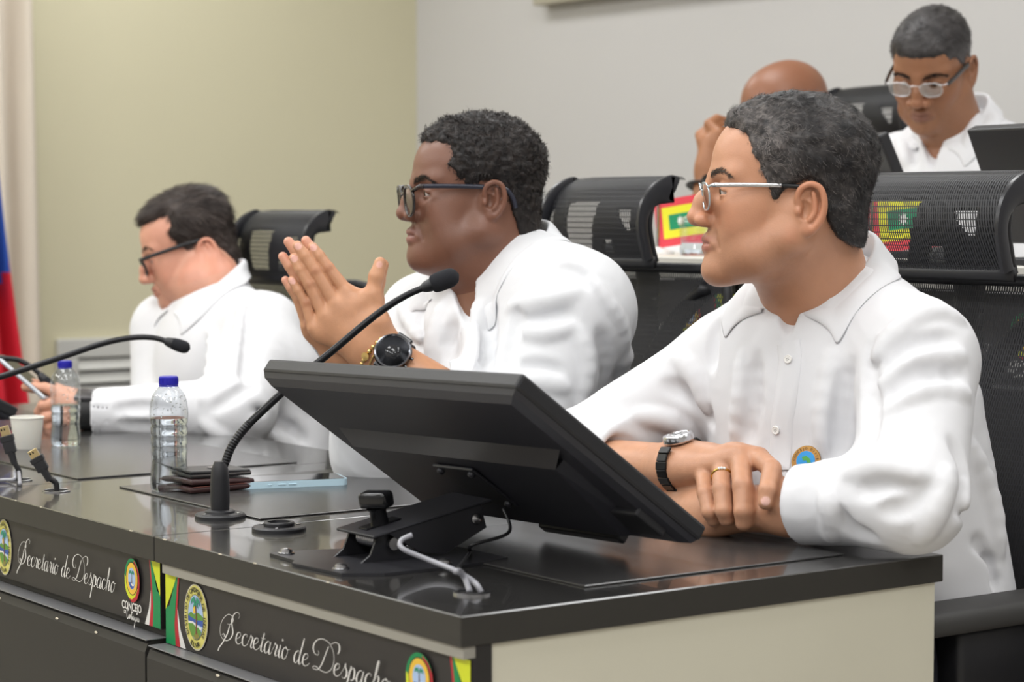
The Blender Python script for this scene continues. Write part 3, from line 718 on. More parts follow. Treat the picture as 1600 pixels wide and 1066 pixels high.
# --- gooseneck microphones
foam = mat('mic_foam', (30, 31, 36), .95, bump=.6, bscale=1400)
neck_m = mat('gooseneck_metal', (38, 38, 40), .3, .5)
def rib_tube(m, pts, r, n=12, pitch=.004, amp=.035):
    L = np.concatenate([[0], np.cumsum(np.linalg.norm(np.diff(pts, axis=0), axis=1))])
    m.tube(pts, [r*(1+amp*math.cos(2*math.pi*l/pitch)) for l in L], n)
def mic(base, pts, label, base_r=.034, ribto=.35, head=.045, headr=.0125):
    r = tag(empty('gooseneck_microphone', base), label, 'microphone', 'gooseneck microphones'); bo_ = np.array(base)
    MB().lathe([(base_r, 0), (base_r, .004), (base_r*.93, .0062), (base_r*.60, .0070), (base_r*.58, .0095), (base_r*.50, .0110), (.014, .0112)], n=40).build('base_flange', blackp, r, smooth=True, angle=R_(35))
    for a in (40, 160, 280): MB().lathe([(.003, .0), (.003, .0012), (0, .0016)], (base_r*.76*math.cos(R_(a)), base_r*.76*math.sin(R_(a)), .0062), n=10).build('screw', steel, r)
    MB().lathe([(.0122, .0105), (.0128, .020), (.0130, .040), (.0124, .054), (.0122, .056), (.0112, .066), (.0080, .074), (.0072, .076)], n=28).build('socket', blackp, r, smooth=True, angle=R_(30))
    P_ = catmull(np.array(pts)-bo_, 14); k = int(len(P_)*ribto)
    dense = catmull(P_[:k+1:4] if k > 8 else P_[:k+1], 40)
    m = MB(); rib_tube(m, dense, .0058); m.build('flexible_neck', neck_m, r, smooth=True)
    m = MB(); m.tube(P_[k-1:], np.linspace(.0056, .0046, len(P_[k-1:])), 12); m.build('stem', neck_m, r, smooth=True)
    e = P_[-1]; t = unit(P_[-1]-P_[-4]); rot = Vector((0, 0, 1)).rotation_difference(Vector(t)).to_matrix()
    MB().lathe([(.0050, -.012), (.0072, -.008), (.0088, -.001), (.0088, .004)], e, rot=rot, n=18).build('collar', blackp, r, smooth=True, angle=R_(40))
    pr = [(.0098, .002)]+[(headr*(1-max(0, (u-.55)/.45)**2.4)**.5*(.86+.14*min(1, u*4)), .002+head*u) for u in np.linspace(.06, .999, 14)]+[(0, .002+head)]
    MB().lathe(pr, e, rot=rot, n=22).build('foam_windscreen', foam, r, smooth=True)
    return r
mb1 = onz(344, 809, TOP)
dm = 3.012
def mp(px, py, d): return P(px, py, d)
d0 = float((mb1-CAM)@FWD)
mic(mb1, [mb1+(0, 0, .072), mp(350, 727, d0), mp(362, 698, d0+.005), mp(384, 668, d0+.012), mp(420, 633, d0+.02), mp(468, 590, d0+.03), mp(520, 548, d0+.03), mp(570, 506, d0+.03), mp(606, 479, d0+.03), mp(640, 459, d0+.03), mp(672, 446, d0+.03)], 'gooseneck microphone curving up in front of the man with joined hands', ribto=.32, head=.040, headr=.0135)
p2 = onz(-150, 735, TOP); d2 = float((p2-CAM)@FWD)
mic(p2, [p2+(0, 0, .072), mp(-140, 650, d2), mp(-110, 622, d2+.02), mp(-50, 604, d2+.04), mp(20, 583, d2+.06), mp(100, 557, d2+.08), mp(160, 537, d2+.09), mp(205, 528, d2+.10), mp(240, 528, d2+.10), mp(268, 536, d2+.10)], 'gooseneck microphone reaching in from the left edge below the man in dark glasses', ribto=.2, head=.030, headr=.0105)
p3 = onz(-90, 668, TOP); d3 = float((p3-CAM)@FWD)
mic(p3, [p3+(0, 0, .072), mp(-85, 600, d3), mp(-60, 572, d3), mp(-20, 562, d3), mp(20, 561, d3), mp(42, 569, d3), mp(58, 581, d3), mp(68, 592, d3)], 'small microphone arching down behind the water bottle beside the flag', ribto=.2, head=.028, headr=.011)
# --- capped grommet
gp = onz(436, 829, TOP); g2 = tag(empty('table_grommet', gp), 'flat black round socket cover beside the microphone foot', 'grommet')
MB().lathe([(.0350, 0), (.0350, .0042), (.0330, .0058), (.0200, .0062), (.0200, .0100), (.0185, .0115), (.0150, .0115), (.0145, .0085), (0, .0080)], n=40).build('flange', blackp, g2, smooth=True, angle=R_(35))
for a in (-35, 85, 205): MB().lathe([(.0032, .0), (.0032, .0012), (0, .0016)], (.027*math.cos(R_(a)), .027*math.sin(R_(a)), .0058), n=10).build('screw', steel, g2)
# --- hdmi plugs poking out of slots
gold_m = mat('gold_contact', (205, 185, 140), .28, 1.0)
def hdmi(base, tip, label, bend):
    r = tag(empty('video_cable', base), label, 'cable', 'video cables in the desk'); b_ = np.array(base)
    t = np.asarray(tip)-b_; ax = unit(t); L = np.linalg.norm(t); side = unit(np.cross(ax, FWD)); nn_ = np.cross(side, ax); rot = Matrix((tuple(side), tuple(ax), tuple(nn_))).transposed()
    m = MB(); m.tube(catmull([(0, 0, -.004), np.array(bend), ax*(L*.34), ax*(L*.46)], 6), .0042, 10); m.build('lead', cable_b, r, smooth=True)
    m = MB(); m.lathe([(.0050, -.012), (.0056, 0), (.0066, .010)], ax*L*.44, rot=rot@Matrix.Rotation(R_(-90), 3, 'X'), n=12); m.box(ax*L*.64, (.0175, L*.26, .0105), rot=rot, bev=.0015); m.box(ax*L*.78, (.0205, L*.12, .0115), rot=rot, bev=.0012); m.build('plug_body', blackp, r)
    m = MB(); m.box(ax*L*.92, (.0140, L*.18, .0046), rot=rot, bev=.0006, seg=1)
    pl_ = m.build('connector', gold_m, r); m = MB(); m.box(ax*L*.95+nn_*-.0023, (.0022, .003, .0006), rot=rot); m.box(ax*L*.95+nn_*-.0023+side*.0045, (.0022, .003, .0006), rot=rot); m.build('latch_hole', groove_m, pl_)
    MB().lathe([(.0205, 0), (.0205, .0016), (.019, .0022), (.0178, .0016), (.0178, .0004)], n=28, cap=False).build('slot_ring', steel, r, smooth=True, angle=R_(40))
    MB().lathe([(.0178, .0005), (0, .0005)], n=24, cap=False).build('slot_opening', groove_m, r)
    return r
h1 = onz(88, 768, TOP); hd = float((h1-CAM)@FWD); hdmi(h1, P(50, 704, hd-.01), 'black video plug leaning left out of a round hole in the desk', (-.001, 0, .012))
h2 = onz(30, 751, TOP); hd = float((h2-CAM)@FWD); hdmi(h2, P(6, 667, hd-.005), 'black video plug standing beside the white paper cup', (0, 0, .014))
pts = [onz(-25, 752, TOP+.004), onz(8, 750, TOP+.004), onz(22, 749, TOP+.006), P(23, 738, hd), P(29, 737, hd), onz(31, 757, TOP+.003)]
tag(MB().tube(catmull(pts, 8), .0028, 9).build('loop_cable', cable_m, smooth=True), 'grey cable looping round the foot of the plug at left', 'cable')
# --- paper cup
cp = onz(43, 703, TOP); cup = tag(empty('paper_cup', cp), 'plain white paper cup at the left edge of the desk', 'cup')
ch = .056; MB().lathe([(0, .003), (.0205, .003), (.0210, 0), (.0218, .001), (.0278, ch-.003), (.0278, ch), (.0272, ch), (.0212, .006), (0, .005)], n=36, cap=False).build('cup_wall', mat('cup_paper', (226, 224, 216), .6, sss=.05), cup, smooth=True, angle=R_(40))
m = MB(); m.tube([(.0282*math.cos(a), .0282*math.sin(a), ch) for a in np.linspace(0, 2*math.pi, 41)], .0013, 8, cap=False); m.build('rolled_rim', bpy.data.materials['cup_paper'], cup, smooth=True)
# --- water bottles
def clear(name, ior, tint=(1, 1, 1), rough=.0):
    m = bpy.data.materials.new(name); m.use_nodes = True; nt = m.node_tree; b = nt.nodes['Principled BSDF']
    b.inputs['Base Color'].default_value = (*tint, 1); b.inputs['Transmission Weight'].default_value = 1.0; b.inputs['Roughness'].default_value = rough; b.inputs['IOR'].default_value = ior
    return m
pet = glass_mat('clear_plastic', (248, 250, 252), .04, .30); water = clear('water', 1.33, (.92, .97, 1.0))
capm = mat('blue_cap', (38, 36, 168), .35)
def bottle(base, H, R, level, label, rz=0):
    r = tag(empty('water_bottle', base, rz), label, 'bottle', 'water bottles'); n = 40; s = H/.168
    prof = [(.0, .004), (.55, .002), (.86, .0), (.97, .006), (1.0, .016), (.98, .028), (.93, .040), (.915, .050), (.955, .058), (.97, .063), (.93, .067), (.97, .071), (.985, .078), (.93, .082), (.985, .086), (.99, .094), (.94, .098), (.99, .102), (1.0, .112), (.99, .121), (.94, .131), (.84, .140), (.70, .147), (.55, .1515), (.47, .154), (.45, .157), (.45, .160)]
    def surf_(k, ins=0.0, zlim=None):
        out = []
        for rr, z in prof:
            if zlim is not None and z > zlim: break
            out.append((rr, z))
        if zlim is not None: out.append((np.interp(zlim, [p[1] for p in prof[2:]], [p[0] for p in prof[2:]]), zlim))
        m = MB(); rings = []
        for rr, z in out:
            ring_ = []
            for i in range(n):
                a = 2*math.pi*i/n; q = rr*R - ins
                if z < .034: q *= 1-.10*max(0, math.cos(5*a))**3*(1-abs(z-.012)/.022 if abs(z-.012) < .022 else 0)
                if .056 < z < .112: q *= 1-.035*max(0, math.cos(6*a))**6
                ring_.append(m.bm.verts.new((max(q, 0)*math.cos(a), max(q, 0)*math.sin(a), (z + (ins*.5 if z < .01 else 0))*s)))
            rings.append(ring_)
        for a, b in zip(rings, rings[1:]):
            for i in range(n): m.bm.faces.new((a[i], a[(i+1) % n], b[(i+1) % n], b[i]))
        if zlim is not None: m.bm.faces.new(rings[-1])
        bmesh.ops.remove_doubles(m.bm, verts=m.bm.verts, dist=1e-5)
        return m
    surf_(0).build('bottle_shell', pet, r, smooth=True)
    surf_(0, .0012, level).build('water', water, r, smooth=True, angle=R_(60))
    m = MB(); m.lathe([(.0125*s, .1555*s), (.0135*s, .1560*s), (.0135*s, .1668*s), (.0128*s, .1680*s), (0, .1680*s)], n=36)
    for i in range(36):
        a = 2*math.pi*i/36; m.box((.0136*s*math.cos(a), .0136*s*math.sin(a), .1612*s), (.0010, .0007, .009*s), rot=Matrix.Rotation(a, 3, 'Z'))
    c = m.build('cap', capm, r)
    MB().lathe([(.0140*s, .1535*s), (.0140*s, .1555*s)], n=30, cap=False).build('tamper_ring', capm, c, smooth=True)
    m = MB(); m.lathe([(.0125*s, .1510*s), (.0152*s, .1515*s), (.0152*s, .1525*s), (.0125*s, .153*s)], n=30, cap=False); m.build('neck_ring', pet, r, smooth=True)
    rng = random.Random(5); m = MB()
    for i in range(46):
        a = rng.uniform(0, 2*math.pi); z = rng.uniform(level+.003, .140); q = np.interp(z, [p[1] for p in prof[2:]], [p[0] for p in prof[2:]])*R-.0008
        bmesh.ops.create_icosphere(m.bm, subdivisions=1, radius=rng.uniform(.0005, .0016), matrix=Matrix.Translation((q*math.cos(a), q*math.sin(a), z*s)))
    tag(m.build('droplets', water, r, smooth=True), kind='stuff')
    return r
bottle(onz(265, 769, TOP), .170, .0282, .108, 'water bottle with blue cap beside the wallets on the second desk')
bottle(onz(103, 698, TOP), .150, .0262, .082, 'water bottle with blue cap beside the paper cup')
# --- phone, wallets
ph_case = mat('pale_blue_case', (190, 218, 232), .35); ph_glass = mat('phone_glass', (14, 13, 14), .06)
def rrect(w, h, r, n=6):
    out = []
    for cx, cy, a0 in ((w/2-r, h/2-r, 0), (-w/2+r, h/2-r, 90), (-w/2+r, -h/2+r, 180), (w/2-r, -h/2+r, 270)):
        for i in range(n+1): a = R_(a0+90*i/n); out.append((cx+r*math.cos(a), cy+r*math.sin(a)))
    return out
def rslab(m, w, h, t, r, z0, bev=.0):
    m.prism(rrect(w, h, r), (0, 0, z0), (1, 0, 0), (0, 1, 0), (0, 0, t)); return m
pa, pb_ = onz(372, 765, TOP+.003), onz(545, 758, TOP+.003); dvec = unit(pb_-pa); plen = np.linalg.norm(pb_-pa)
pw = .076; sidev = np.array([-dvec[1], dvec[0], 0]); 
pcen = (pa+pb_)/2 + sidev*pw/2
ph = tag(empty('smartphone', (pcen[0], pcen[1], TOP+.0026), math.atan2(dvec[1], dvec[0])), 'smartphone in a pale blue case lying face up on the desk mat', 'phone')
m = MB(); rslab(m, plen, pw, .0098, .011, 0); m.build('case', ph_case, ph)
m = MB(); rslab(m, plen-.006, pw-.006, .0006, .009, .0098); m.build('screen', ph_glass, ph)
for x_, l in ((-.036, .006), (-.018, .012), (-.002, .012)): MB().box((x_, -pw/2-.0003, .0052), (l, .0016, .0022), bev=.0005, seg=1).build('side_button', ph_case, ph)
leath = mat('dark_red_leather', (52, 26, 26), .42, bump=.3, bscale=500); leath2 = mat('black_leather', (38, 37, 39), .4, bump=.25, bscale=600)
wa = onz(272, 777, TOP+.003); 
wx, wy = onz(297, 772, TOP+.003)[:2]
wal = tag(empty('wallet', (wx-.040, wy+.052, TOP+.0026), R_(92)), 'folded dark red leather wallet under the black card holder', 'wallet')
MB().box((0, 0, .0050), (.108, .084, .0085), bev=.0035).build('back_leaf', leath, wal); MB().box((.002, .001, .0138), (.106, .082, .0080), rot=Matrix.Rotation(R_(2.5), 3, 'Y'), bev=.0035).build('front_leaf', leath, wal)
MB().tube([(-.050+.10*t, -.0415, .0095) for t in np.linspace(0, 1, 9)], .0005, 5).build('stitching', mat('stitch', (110, 60, 50), .7), wal)
wb = tag(empty('card_holder', (wx-.046, wy+.058, TOP+.0212), R_(87)), 'black leather card holder with a small silver oval badge on top', 'wallet')
m = MB(); m.box((0, 0, .0045), (.098, .074, .0060), bev=.002); m.box((0, 0, .0092), (.096, .072, .0040), rot=Matrix.Rotation(R_(1.5), 3, 'Y'), bev=.0016); m.build('cover', leath2, wb)
MB().prism(ellp(0, 0, .013, .008, 24), (.006, -.004, .0122), (1, 0, 0), (0, 1, 0), (0, 0, .0008)).build('oval_badge', steel, wb)
MB().box((0, -.0372, .0060), (.096, .0010, .0016)).build('edge_trim', steel, wb)
# --- yellow note by the second man's elbow, monitor at far left
tag(MB().box(onz(592, 736, TOP+.003), (.07, .05, .0012), rot=Matrix.Rotation(R_(20), 3, 'Z')).build('paper_note', mat('yellow_paper', (226, 224, 150), .8)), 'pale yellow paper note half hidden behind the tilted monitor', 'paper')
mTR = P(3, 622, 3.62); mBR = P(52, 668, 3.62)
mz = TOP+.035
BRf = P(24, 656, 4.05); TRf = BRf + np.array([-.005, -.235, .125])
mf, _ = monitor(TRf-np.array([.5, 0, 0]), TRf, BRf, 'dark monitor cut off at the left edge behind the paper cup', detail=False)
off = Vector((BRf[0]-.25, BRf[1]-.05, TOP)) - mf.location
MB().box(off+Vector((0, 0, .004)), (.2, .16, .008), bev=.002).build('stand_foot', greysteel, mf)
MB().box(off+Vector((0, -.03, .035)), (.06, .02, .06)).build('stand_upright', greysteel, mf)
# ================================================================== chairs and the second row
mesh_head = mesh_fabric('headrest_mesh', (34, 34, 38), .0040, .0092, .44, .55)
mesh_back = mesh_fabric('backrest_mesh', (36, 36, 40), .0040, .0080, .20, .2)
mesh_far = mesh_fabric('far_mesh', (34, 34, 38), .0046, .0115, .55, .55)
frame_m = mat('chair_frame_plastic', (30, 30, 33), .42, bump=.05, bscale=900)
rimm = mat('chair_rim_plastic', (40, 40, 44), .3)
seat_m = mat('seat_fabric', (40, 40, 43), .9, bump=.5, bscale=1500, var=.15, vscale=300)
pad_m = mat('arm_pad', (58, 57, 56), .6)
def sheet(name, prof, W, mat_, parent, nx=13, bow=0.0, taper=None, th=.0):
    """curved panel: profile (y, z) swept along x; UV in metres"""
    pr = catmull(np.array(prof), 8); L = np.concatenate([[0], np.cumsum(np.linalg.norm(np.diff(pr, axis=0), axis=1))])
    bm = bmesh.new(); uvl = bm.loops.layers.uv.new('UVMap'); g = []
    for i in range(nx):
        u = i/(nx-1)*2-1; row = []
        for j, (y, z) in enumerate(pr):
            w = W/2*(taper(L[j]/L[-1]) if taper else 1)
            row.append((bm.verts.new((u*w, y - bow*(1-u*u) + bow, z)), u*w, L[j]))
        g.append(row)
    for i in range(nx-1):
        for j in range(len(pr)-1):
            q = (g[i][j], g[i+1][j], g[i+1][j+1], g[i][j+1]); f = bm.faces.new([a[0] for a in q]); f.smooth = True
            for lp, a in zip(f.loops, q): lp[uvl].uv = (a[1], a[2])
    me = bpy.data.meshes.new(name); bm.to_mesh(me); bm.free()
    return link(name, me, mat_, parent), pr, L
def office_chair(name_loc, rz, label, z_head=1.04, hw=.31, seat_z=.45, group='mesh office chairs', far=False, arms=True, bw=.47, btop=None):
    x, y, z0 = name_loc; r = tag(empty('office_chair', (x, y, z0), rz), label, 'chair', group)
    # local: sitter faces -y; y=0 is the headrest face
    zb = z_head; hp = [(-.004, zb), (-.012, zb+.025), (-.018, zb+.060), (-.010, zb+.095), (.012, zb+.122), (.048, zb+.138), (.066, zb+.132)]
    hr, pr, L = sheet('headrest_mesh', hp, hw, mesh_far if far else mesh_head, r, bow=.018, nx=21)
    T_ = np.gradient(pr, axis=0); T_ /= np.linalg.norm(T_, axis=1, keepdims=True); bk_ = np.stack([T_[:, 1], -T_[:, 0]], 1); n_ = len(pr)-1
    for s in (1, -1):      # moulded end flanges, deeper towards the rolled top
        m = MB(); loops = []
        dp = [.016+.026*smst(np.float64(i/n_), .35, .85)*(1-.8*smst(np.float64(i/n_), .86, 1.0)) for i in range(n_+1)]
        for dx, e in ((-.0045, .0012), (-.0030, -.0018), (.0030, -.0018), (.0045, .0012)):
            loops.append([m.bm.verts.new(Vector((s*hw/2+dx, pr[i][0]+bk_[i][0]*e, pr[i][1]+bk_[i][1]*e))) for i in range(n_+1)])
        for dx, e in ((.0045, -.0012), (.0030, .0018), (-.0030, .0018), (-.0045, -.0012)):
            loops.append([m.bm.verts.new(Vector((s*hw/2+dx, pr[i][0]+bk_[i][0]*(dp[i]+e), pr[i][1]+bk_[i][1]*(dp[i]+e)))) for i in range(n_+1)])
        for k_ in range(8):
            for i in range(n_): m.bm.faces.new((loops[k_][i], loops[(k_+1) % 8][i], loops[(k_+1) % 8][i+1], loops[k_][i+1]))
        m.bm.faces.new([l[0] for l in loops]); m.bm.faces.new([l[-1] for l in loops][::-1])
        m.build('headrest_side', rimm, r, smooth=True, angle=R_(50))
    def edge(j, k): return [(u*hw/2, pr[j][0] - .018*(1-u*u) + .018, pr[j][1]) for u in np.linspace(-1, 1, k)]
    MB().tube(edge(-1, 15)[1:-1], .0075, 10).build('headrest_top_rail', frame_m, r, smooth=True)
    MB().tube([(p[0], p[1]+.004, p[2]-.002) for p in edge(0, 15)], .0075, 10, flat=(1.4, .8)).build('headrest_bottom_rail', frame_m, r, smooth=True)
    # moulded back plate of the headrest with openings left of and under its slanting spine
    m = MB(); pl = pr[:int(len(pr)*.74)]; NU = 64; NV = 34; zz_ = np.linspace(0, len(pl)-1, NV)
    def bp_(u, j): f_ = zz_[j]; i0 = int(f_); i1 = min(i0+1, len(pl)-1); q = pl[i0]+(pl[i1]-pl[i0])*(f_-i0); return Vector((u*hw/2*.985, q[0]+.014-.018*(1-u*u)+.018, q[1]))
    gv = [[m.bm.verts.new(bp_(-1+2*i/NU, j)) for j in range(NV)] for i in range(NU+1)]
    for i in range(NU):
        u = -1+2*(i+.5)/NU
        for j in range(NV-1):
            v = (j+.5)/(NV-1); spine_u = -.02+.30*v
            win = (-.66 < u < spine_u-.10 and .16 < v < .70 and (u+.66)+(v-.16) > .05) or (spine_u+.12 < u < .34+.10*(v-.2) and .14 < v < .30+.0*u) or (.44 < u < .68 and .38 < v < .62 and (u-.44) > (.62-v)*.9-.04)
            if not win: m.bm.faces.new((gv[i][j], gv[i+1][j], gv[i+1][j+1], gv[i][j+1]))
    bmesh.ops.delete(m.bm, geom=[v for v in m.bm.verts if not v.link_faces], context='VERTS')
    o_ = m.build('headrest_back_plate', frame_m, r, smooth=True); sd = o_.modifiers.new('thick', 'SOLIDIFY'); sd.thickness = .006; sd.offset = 1
    zt = zb-.012 if btop is None else btop
    m = MB()
    m.tube(catmull([(0, .010, zb+.006), (0, .05, zb+.02), (0, .092, zb+.01), (0, .112, zb-.035), (0, .10, zb-.10), (0, .085, zb-.16)], 8), .016, 10, flat=(.8, 1.8)); m.build('headrest_bracket', frame_m, r, smooth=True)
    bp = [(.060, zt), (.055, zt-.10), (.040, zt-.22), (.018, zt-.34), (.020, zt-.44), (.045, zt-.52)]
    tp = lambda t: .93+.10*math.sin(math.pi*min(1, t*1.1))-.10*max(0, t-.8)
    bk, pr2, L2 = sheet('backrest_mesh', bp, bw, mesh_back, r, bow=.035, taper=tp)
    m = MB(); n2 = len(pr2); loop = []
    def bpnt(u, j): w = bw/2*tp(L2[j]/L2[-1]); return (u*w, pr2[j][0]-.035*(1-u*u)+.035, pr2[j][1])
    loop = [bpnt(-1, j) for j in range(0, n2, 3)] + [bpnt(u, n2-1) for u in np.linspace(-.8, .8, 7)] + [bpnt(1, j) for j in range(n2-1, -1, -3)] + [bpnt(u, 0) for u in np.linspace(.8, -.8, 7)] + [bpnt(-1, 0)]
    m.tube(loop, .0085, 8); m.build('back_frame', frame_m, r, smooth=True)
    m = MB(); m.tube(catmull([(0, .100, zt-.05), (0, .110, zt-.25), (0, .10, zt-.45), (0, .06, seat_z+.05)], 6), .022, 10, flat=(.7, 1.6))
    for s in (1, -1): m.tube(catmull([(0, .108, zt-.18), (s*.10, .100, zt-.08), (s*.19, .088, zt-.03)], 6), .015, 8, flat=(.8, 1.5))
    m.build('spine', frame_m, r, smooth=True)
    m = MB(); m.box((0, -.23, seat_z), (.50, .48, .075), bev=.03, seg=3); m.build('seat', seat_m, r, smooth=True, angle=R_(50))
    if arms:
        for s in (1, -1):
            m = MB(); m.box((s*.285, -.17, .655), (.085, .27, .030), bev=.012, seg=3); a = m.build('arm_pad', pad_m, r, smooth=True, angle=R_(50))
            m = MB(); m.box((s*.285, -.15, .600), (.045, .16, .085), bev=.01); m.box((s*.285, -.14, .50), (.035, .09, .18), bev=.008); m.box((s*.22, -.14, .415), (.16, .08, .02), bev=.006); m.build('arm_post', frame_m, r, smooth=True, angle=R_(50))
    MB().lathe([(.05, .40), (.03, .38), (.028, .12), (.04, .10), (.04, .07)], (0, -.22, 0), n=20).build('gas_column', frame_m, r, smooth=True, angle=R_(40))
    for k in range(5):
        a = 2*math.pi*k/5+.3; c_, s_ = math.cos(a), math.sin(a)
        m = MB(); m.tube([(0, -.22, .095), (c_*.16, s_*.16-.22, .085), (c_*.30, s_*.30-.22, .068)], [.026, .020, .015], 8); m.build('leg', frame_m, r, smooth=True)
        m = MB()
        for t in (-.014, .014): m.lathe([(.0, -.009), (.026, -.009), (.028, 0), (.026, .009), (0, .009)], (c_*.30-s_*t, s_*.30-.22+c_*t, .028), rot=Vector((0, 0, 1)).rotation_difference(Vector((-s_, c_, 0))).to_matrix(), n=16)
        m.build('caster', blackp, r, smooth=True, angle=R_(40))
    return r
office_chair((-1.09, 1.02, 0), R_(0), 'black mesh office chair behind the man with joined hands', z_head=1.079, hw=.265)
office_chair((-.352, 1.01, 0), R_(0), 'black mesh office chair behind the nearest man, wide headrest at right edge', z_head=1.078, hw=.335)
office_chair((-2.215, 1.04, 0), R_(8), 'black mesh office chair behind the man in dark glasses looking down', z_head=1.022, hw=.245)
# ---- second row on the riser
RZ = .28; by0, by1 = 1.38, 1.92; bt = 1.075
for k in range(3):
    x1 = .42-k*.80; x0 = x1-.797; xm = (x0+x1)/2; w = x1-x0
    d = tag(empty('rear_desk_section', (xm, by0, 0)), 'raised rear desk section, ' + ['seen through the nearest headrest', 'in front of the grey-haired man reading', 'behind the man with joined hands', 'hidden behind the hands raised at the mouth'][k], 'desk', 'rear desk sections')
    MB().box((0, (by1-by0)/2, bt-.02), (w, by1-by0, .04), bev=.002, seg=1).build('top_slab', mat('pale_top', (206, 203, 196), .4) if k == 0 else bpy.data.materials['pale_top'], d)
    m = MB(); m.box((0, .04, .60), (w-.004, .02, .86)); m.build('front_panel', panel_m, d)
    b = MB().box((w/2, .003, .055), (w-.006, .006, .11)).build('banner', bann_m, d); b.location = (-w/2, .021, .900)
    banner_print(b, 0, .11, w-.006, True)
    m = MB(); m.box((0, .018, .885), (w-.004, .03, .004)); m.build('ledge_strip', bpy.data.materials['grey_edge_strip'], d)
flag_m = {n: mat('paper_flag_'+n, c, .7) for n, c in (('red', (226, 70, 84)), ('yellow', (232, 226, 50)), ('green', (22, 142, 98)), ('white', (238, 238, 236)))}
def desk_flag(c, w, h, label, rz=0, tilt=0, foot=True):
    r = tag(empty('table_flag', c, rz), label, 'flag', 'small table flags')
    if foot:
        MB().lathe([(.032, 0), (.032, .006), (.008, .012), (.006, .014)], n=24).build('foot', flag_m['white'], r, smooth=True, angle=R_(40))
        MB().lathe([(.003, .012), (.003, .03+h)], n=10).build('staff', steel, r)
    rot = Matrix.Rotation(R_(tilt), 3, 'Y')
    def q(x, z): 
        v = rot @ Vector((x, 0, z)); return (v.x, .004*math.sin(x*60), v.z+.012+(.10 if foot else 0)*0)
    m = MB(); L = [('red', 0), ('yellow', .17), ('green', .34)]; k = 0
    ms = [flag_m['red'], flag_m['yellow'], flag_m['green'], flag_m['white']]
    for (nme, ins) in L:
        m.grid(lambda u, v: (lambda p: (p[0], p[1]-.0006*k, p[2]))(q((ins*h+.0)+(w-2*ins*h)*u, ins*h+(h-2*ins*h)*v)), 9, 5)
        m.grid(lambda u, v: (lambda p: (p[0], p[1]+.0012+.0006*k, p[2]))(q((ins*h+.0)+(w-2*ins*h)*u, ins*h+(h-2*ins*h)*v)), 9, 5)
        for f in m.bm.faces:
            if f.material_index == 0 and k and f.index == -1: pass
        m.bm.faces.ensure_lookup_table(); k += 1
        for f in m.bm.faces[-64:]: f.material_index = k-1
    star = []
    for i in range(16):
        a = 2*math.pi*i/16; rr = h*.12*(1 if i % 2 == 0 else .45); star.append((w/2-.1*h+rr*math.cos(a), h/2+rr*math.sin(a)))
    for s in (-.0030, .0042):
        vs = [m.bm.verts.new(Vector(q(*p))+Vector((0, s, 0))) for p in star]; f = m.bm.faces.new(vs); f.material_index = 3
    m.build('cloth', ms, r, smooth=True, recalc=False)
    return r
f1 = ony(1362, 372, 1.46); desk_flag((f1[0], 1.46, bt), .165, .105, 'red, yellow and green table flag seen through the nearest headrest', R_(12), -6)
f2 = ony(1018, 372, 1.52); desk_flag((f2[0]+.02, 1.52, bt), .150, .092, 'red, yellow and green table flag beside the nose of the nearest man', R_(12), -7)
bottle((ony(839, 352, 1.62)[0], 1.62, bt), .150, .026, .07, 'water bottle with blue cap behind the second man\'s neck')
bottle((ony(1086, 392, 1.50)[0], 1.50, bt), .085, .030, .06, 'small clear bottle under the tilted table flag')
def back_mon(px, y, w, h, label, tilt, rz):
    c = ony(px, 250, y); r = tag(empty('desk_monitor', (c[0], y, bt), rz), label, 'monitor', 'rear row monitors'); rot = Matrix.Rotation(R_(tilt), 3, 'X')
    cz = .035+h/2*math.cos(R_(tilt))
    m = MB(); m.box((0, 0, cz), (w, .022, h), rot=rot, bev=.004); m.build('back_shell', blackp, r)
    m = MB(); m.box(Vector((0, .0125, cz)), (w-.02, .002, h-.02), rot=rot); m.build('screen', screen_m, r)
    m = MB(); m.box((0, -.01, .006), (.18, .14, .012), bev=.003); m.box((0, -.03, .07), (.05, .02, .13), rot=rot, bev=.003); m.build('stand', greysteel, r)
    return r
back_mon(1684, 1.50, .42, .205, 'black monitor seen from behind at the right edge, below the grey-haired man', 24, R_(-8))
back_mon(1372, 1.66, .22, .205, 'black monitor corner showing behind the nearest man\'s head', 24, R_(-20))
office_chair((-1.80, 2.33, RZ-.02), R_(-6), 'black mesh office chair behind the bald man, showing left of the man reading', z_head=1.045, hw=.31, far=True)

# ================================================================== people: heads
class Frame:
    """head frame: x forward, y to the person's left, z up, metres"""
    def __init__(s, px, py, scale_px, yaw, pitch, roll=0.0, size=1.0):
        s.O = PS(px, py, scale_px); y, p, r = R_(yaw), R_(pitch), R_(roll)
        f = -RT*math.cos(y) - FWH*math.sin(y); u = np.array([0, 0, 1.0]); l = np.cross(u, f)
        f, u = f*math.cos(p) - u*math.sin(p), u*math.cos(p) + f*math.sin(p)
        l, u = l*math.cos(r) + u*math.sin(r), u*math.cos(r) - l*math.sin(r)
        s.f, s.l, s.u, s.size = f, l, u, size
        s.A = np.stack([f, l, u])*size
    def w(s, v): return s.O + np.asarray(v, float)@s.A
    def loc(s, p): return (np.asarray(p, float)-s.O)@s.A.T/(s.size**2)
    def side(s, px, py, y=.07):
        """(x, z) where the view ray of a photo point crosses the plane y=const of the head"""
        r = s.loc(CAM + ray(px, py)) - s.loc(CAM); c = s.loc(CAM); t = (y-c[1])/r[1]; q = c + r*t
        return q[0], q[2]
    def vec(s, v): return unit(np.asarray(v, float)@s.A)

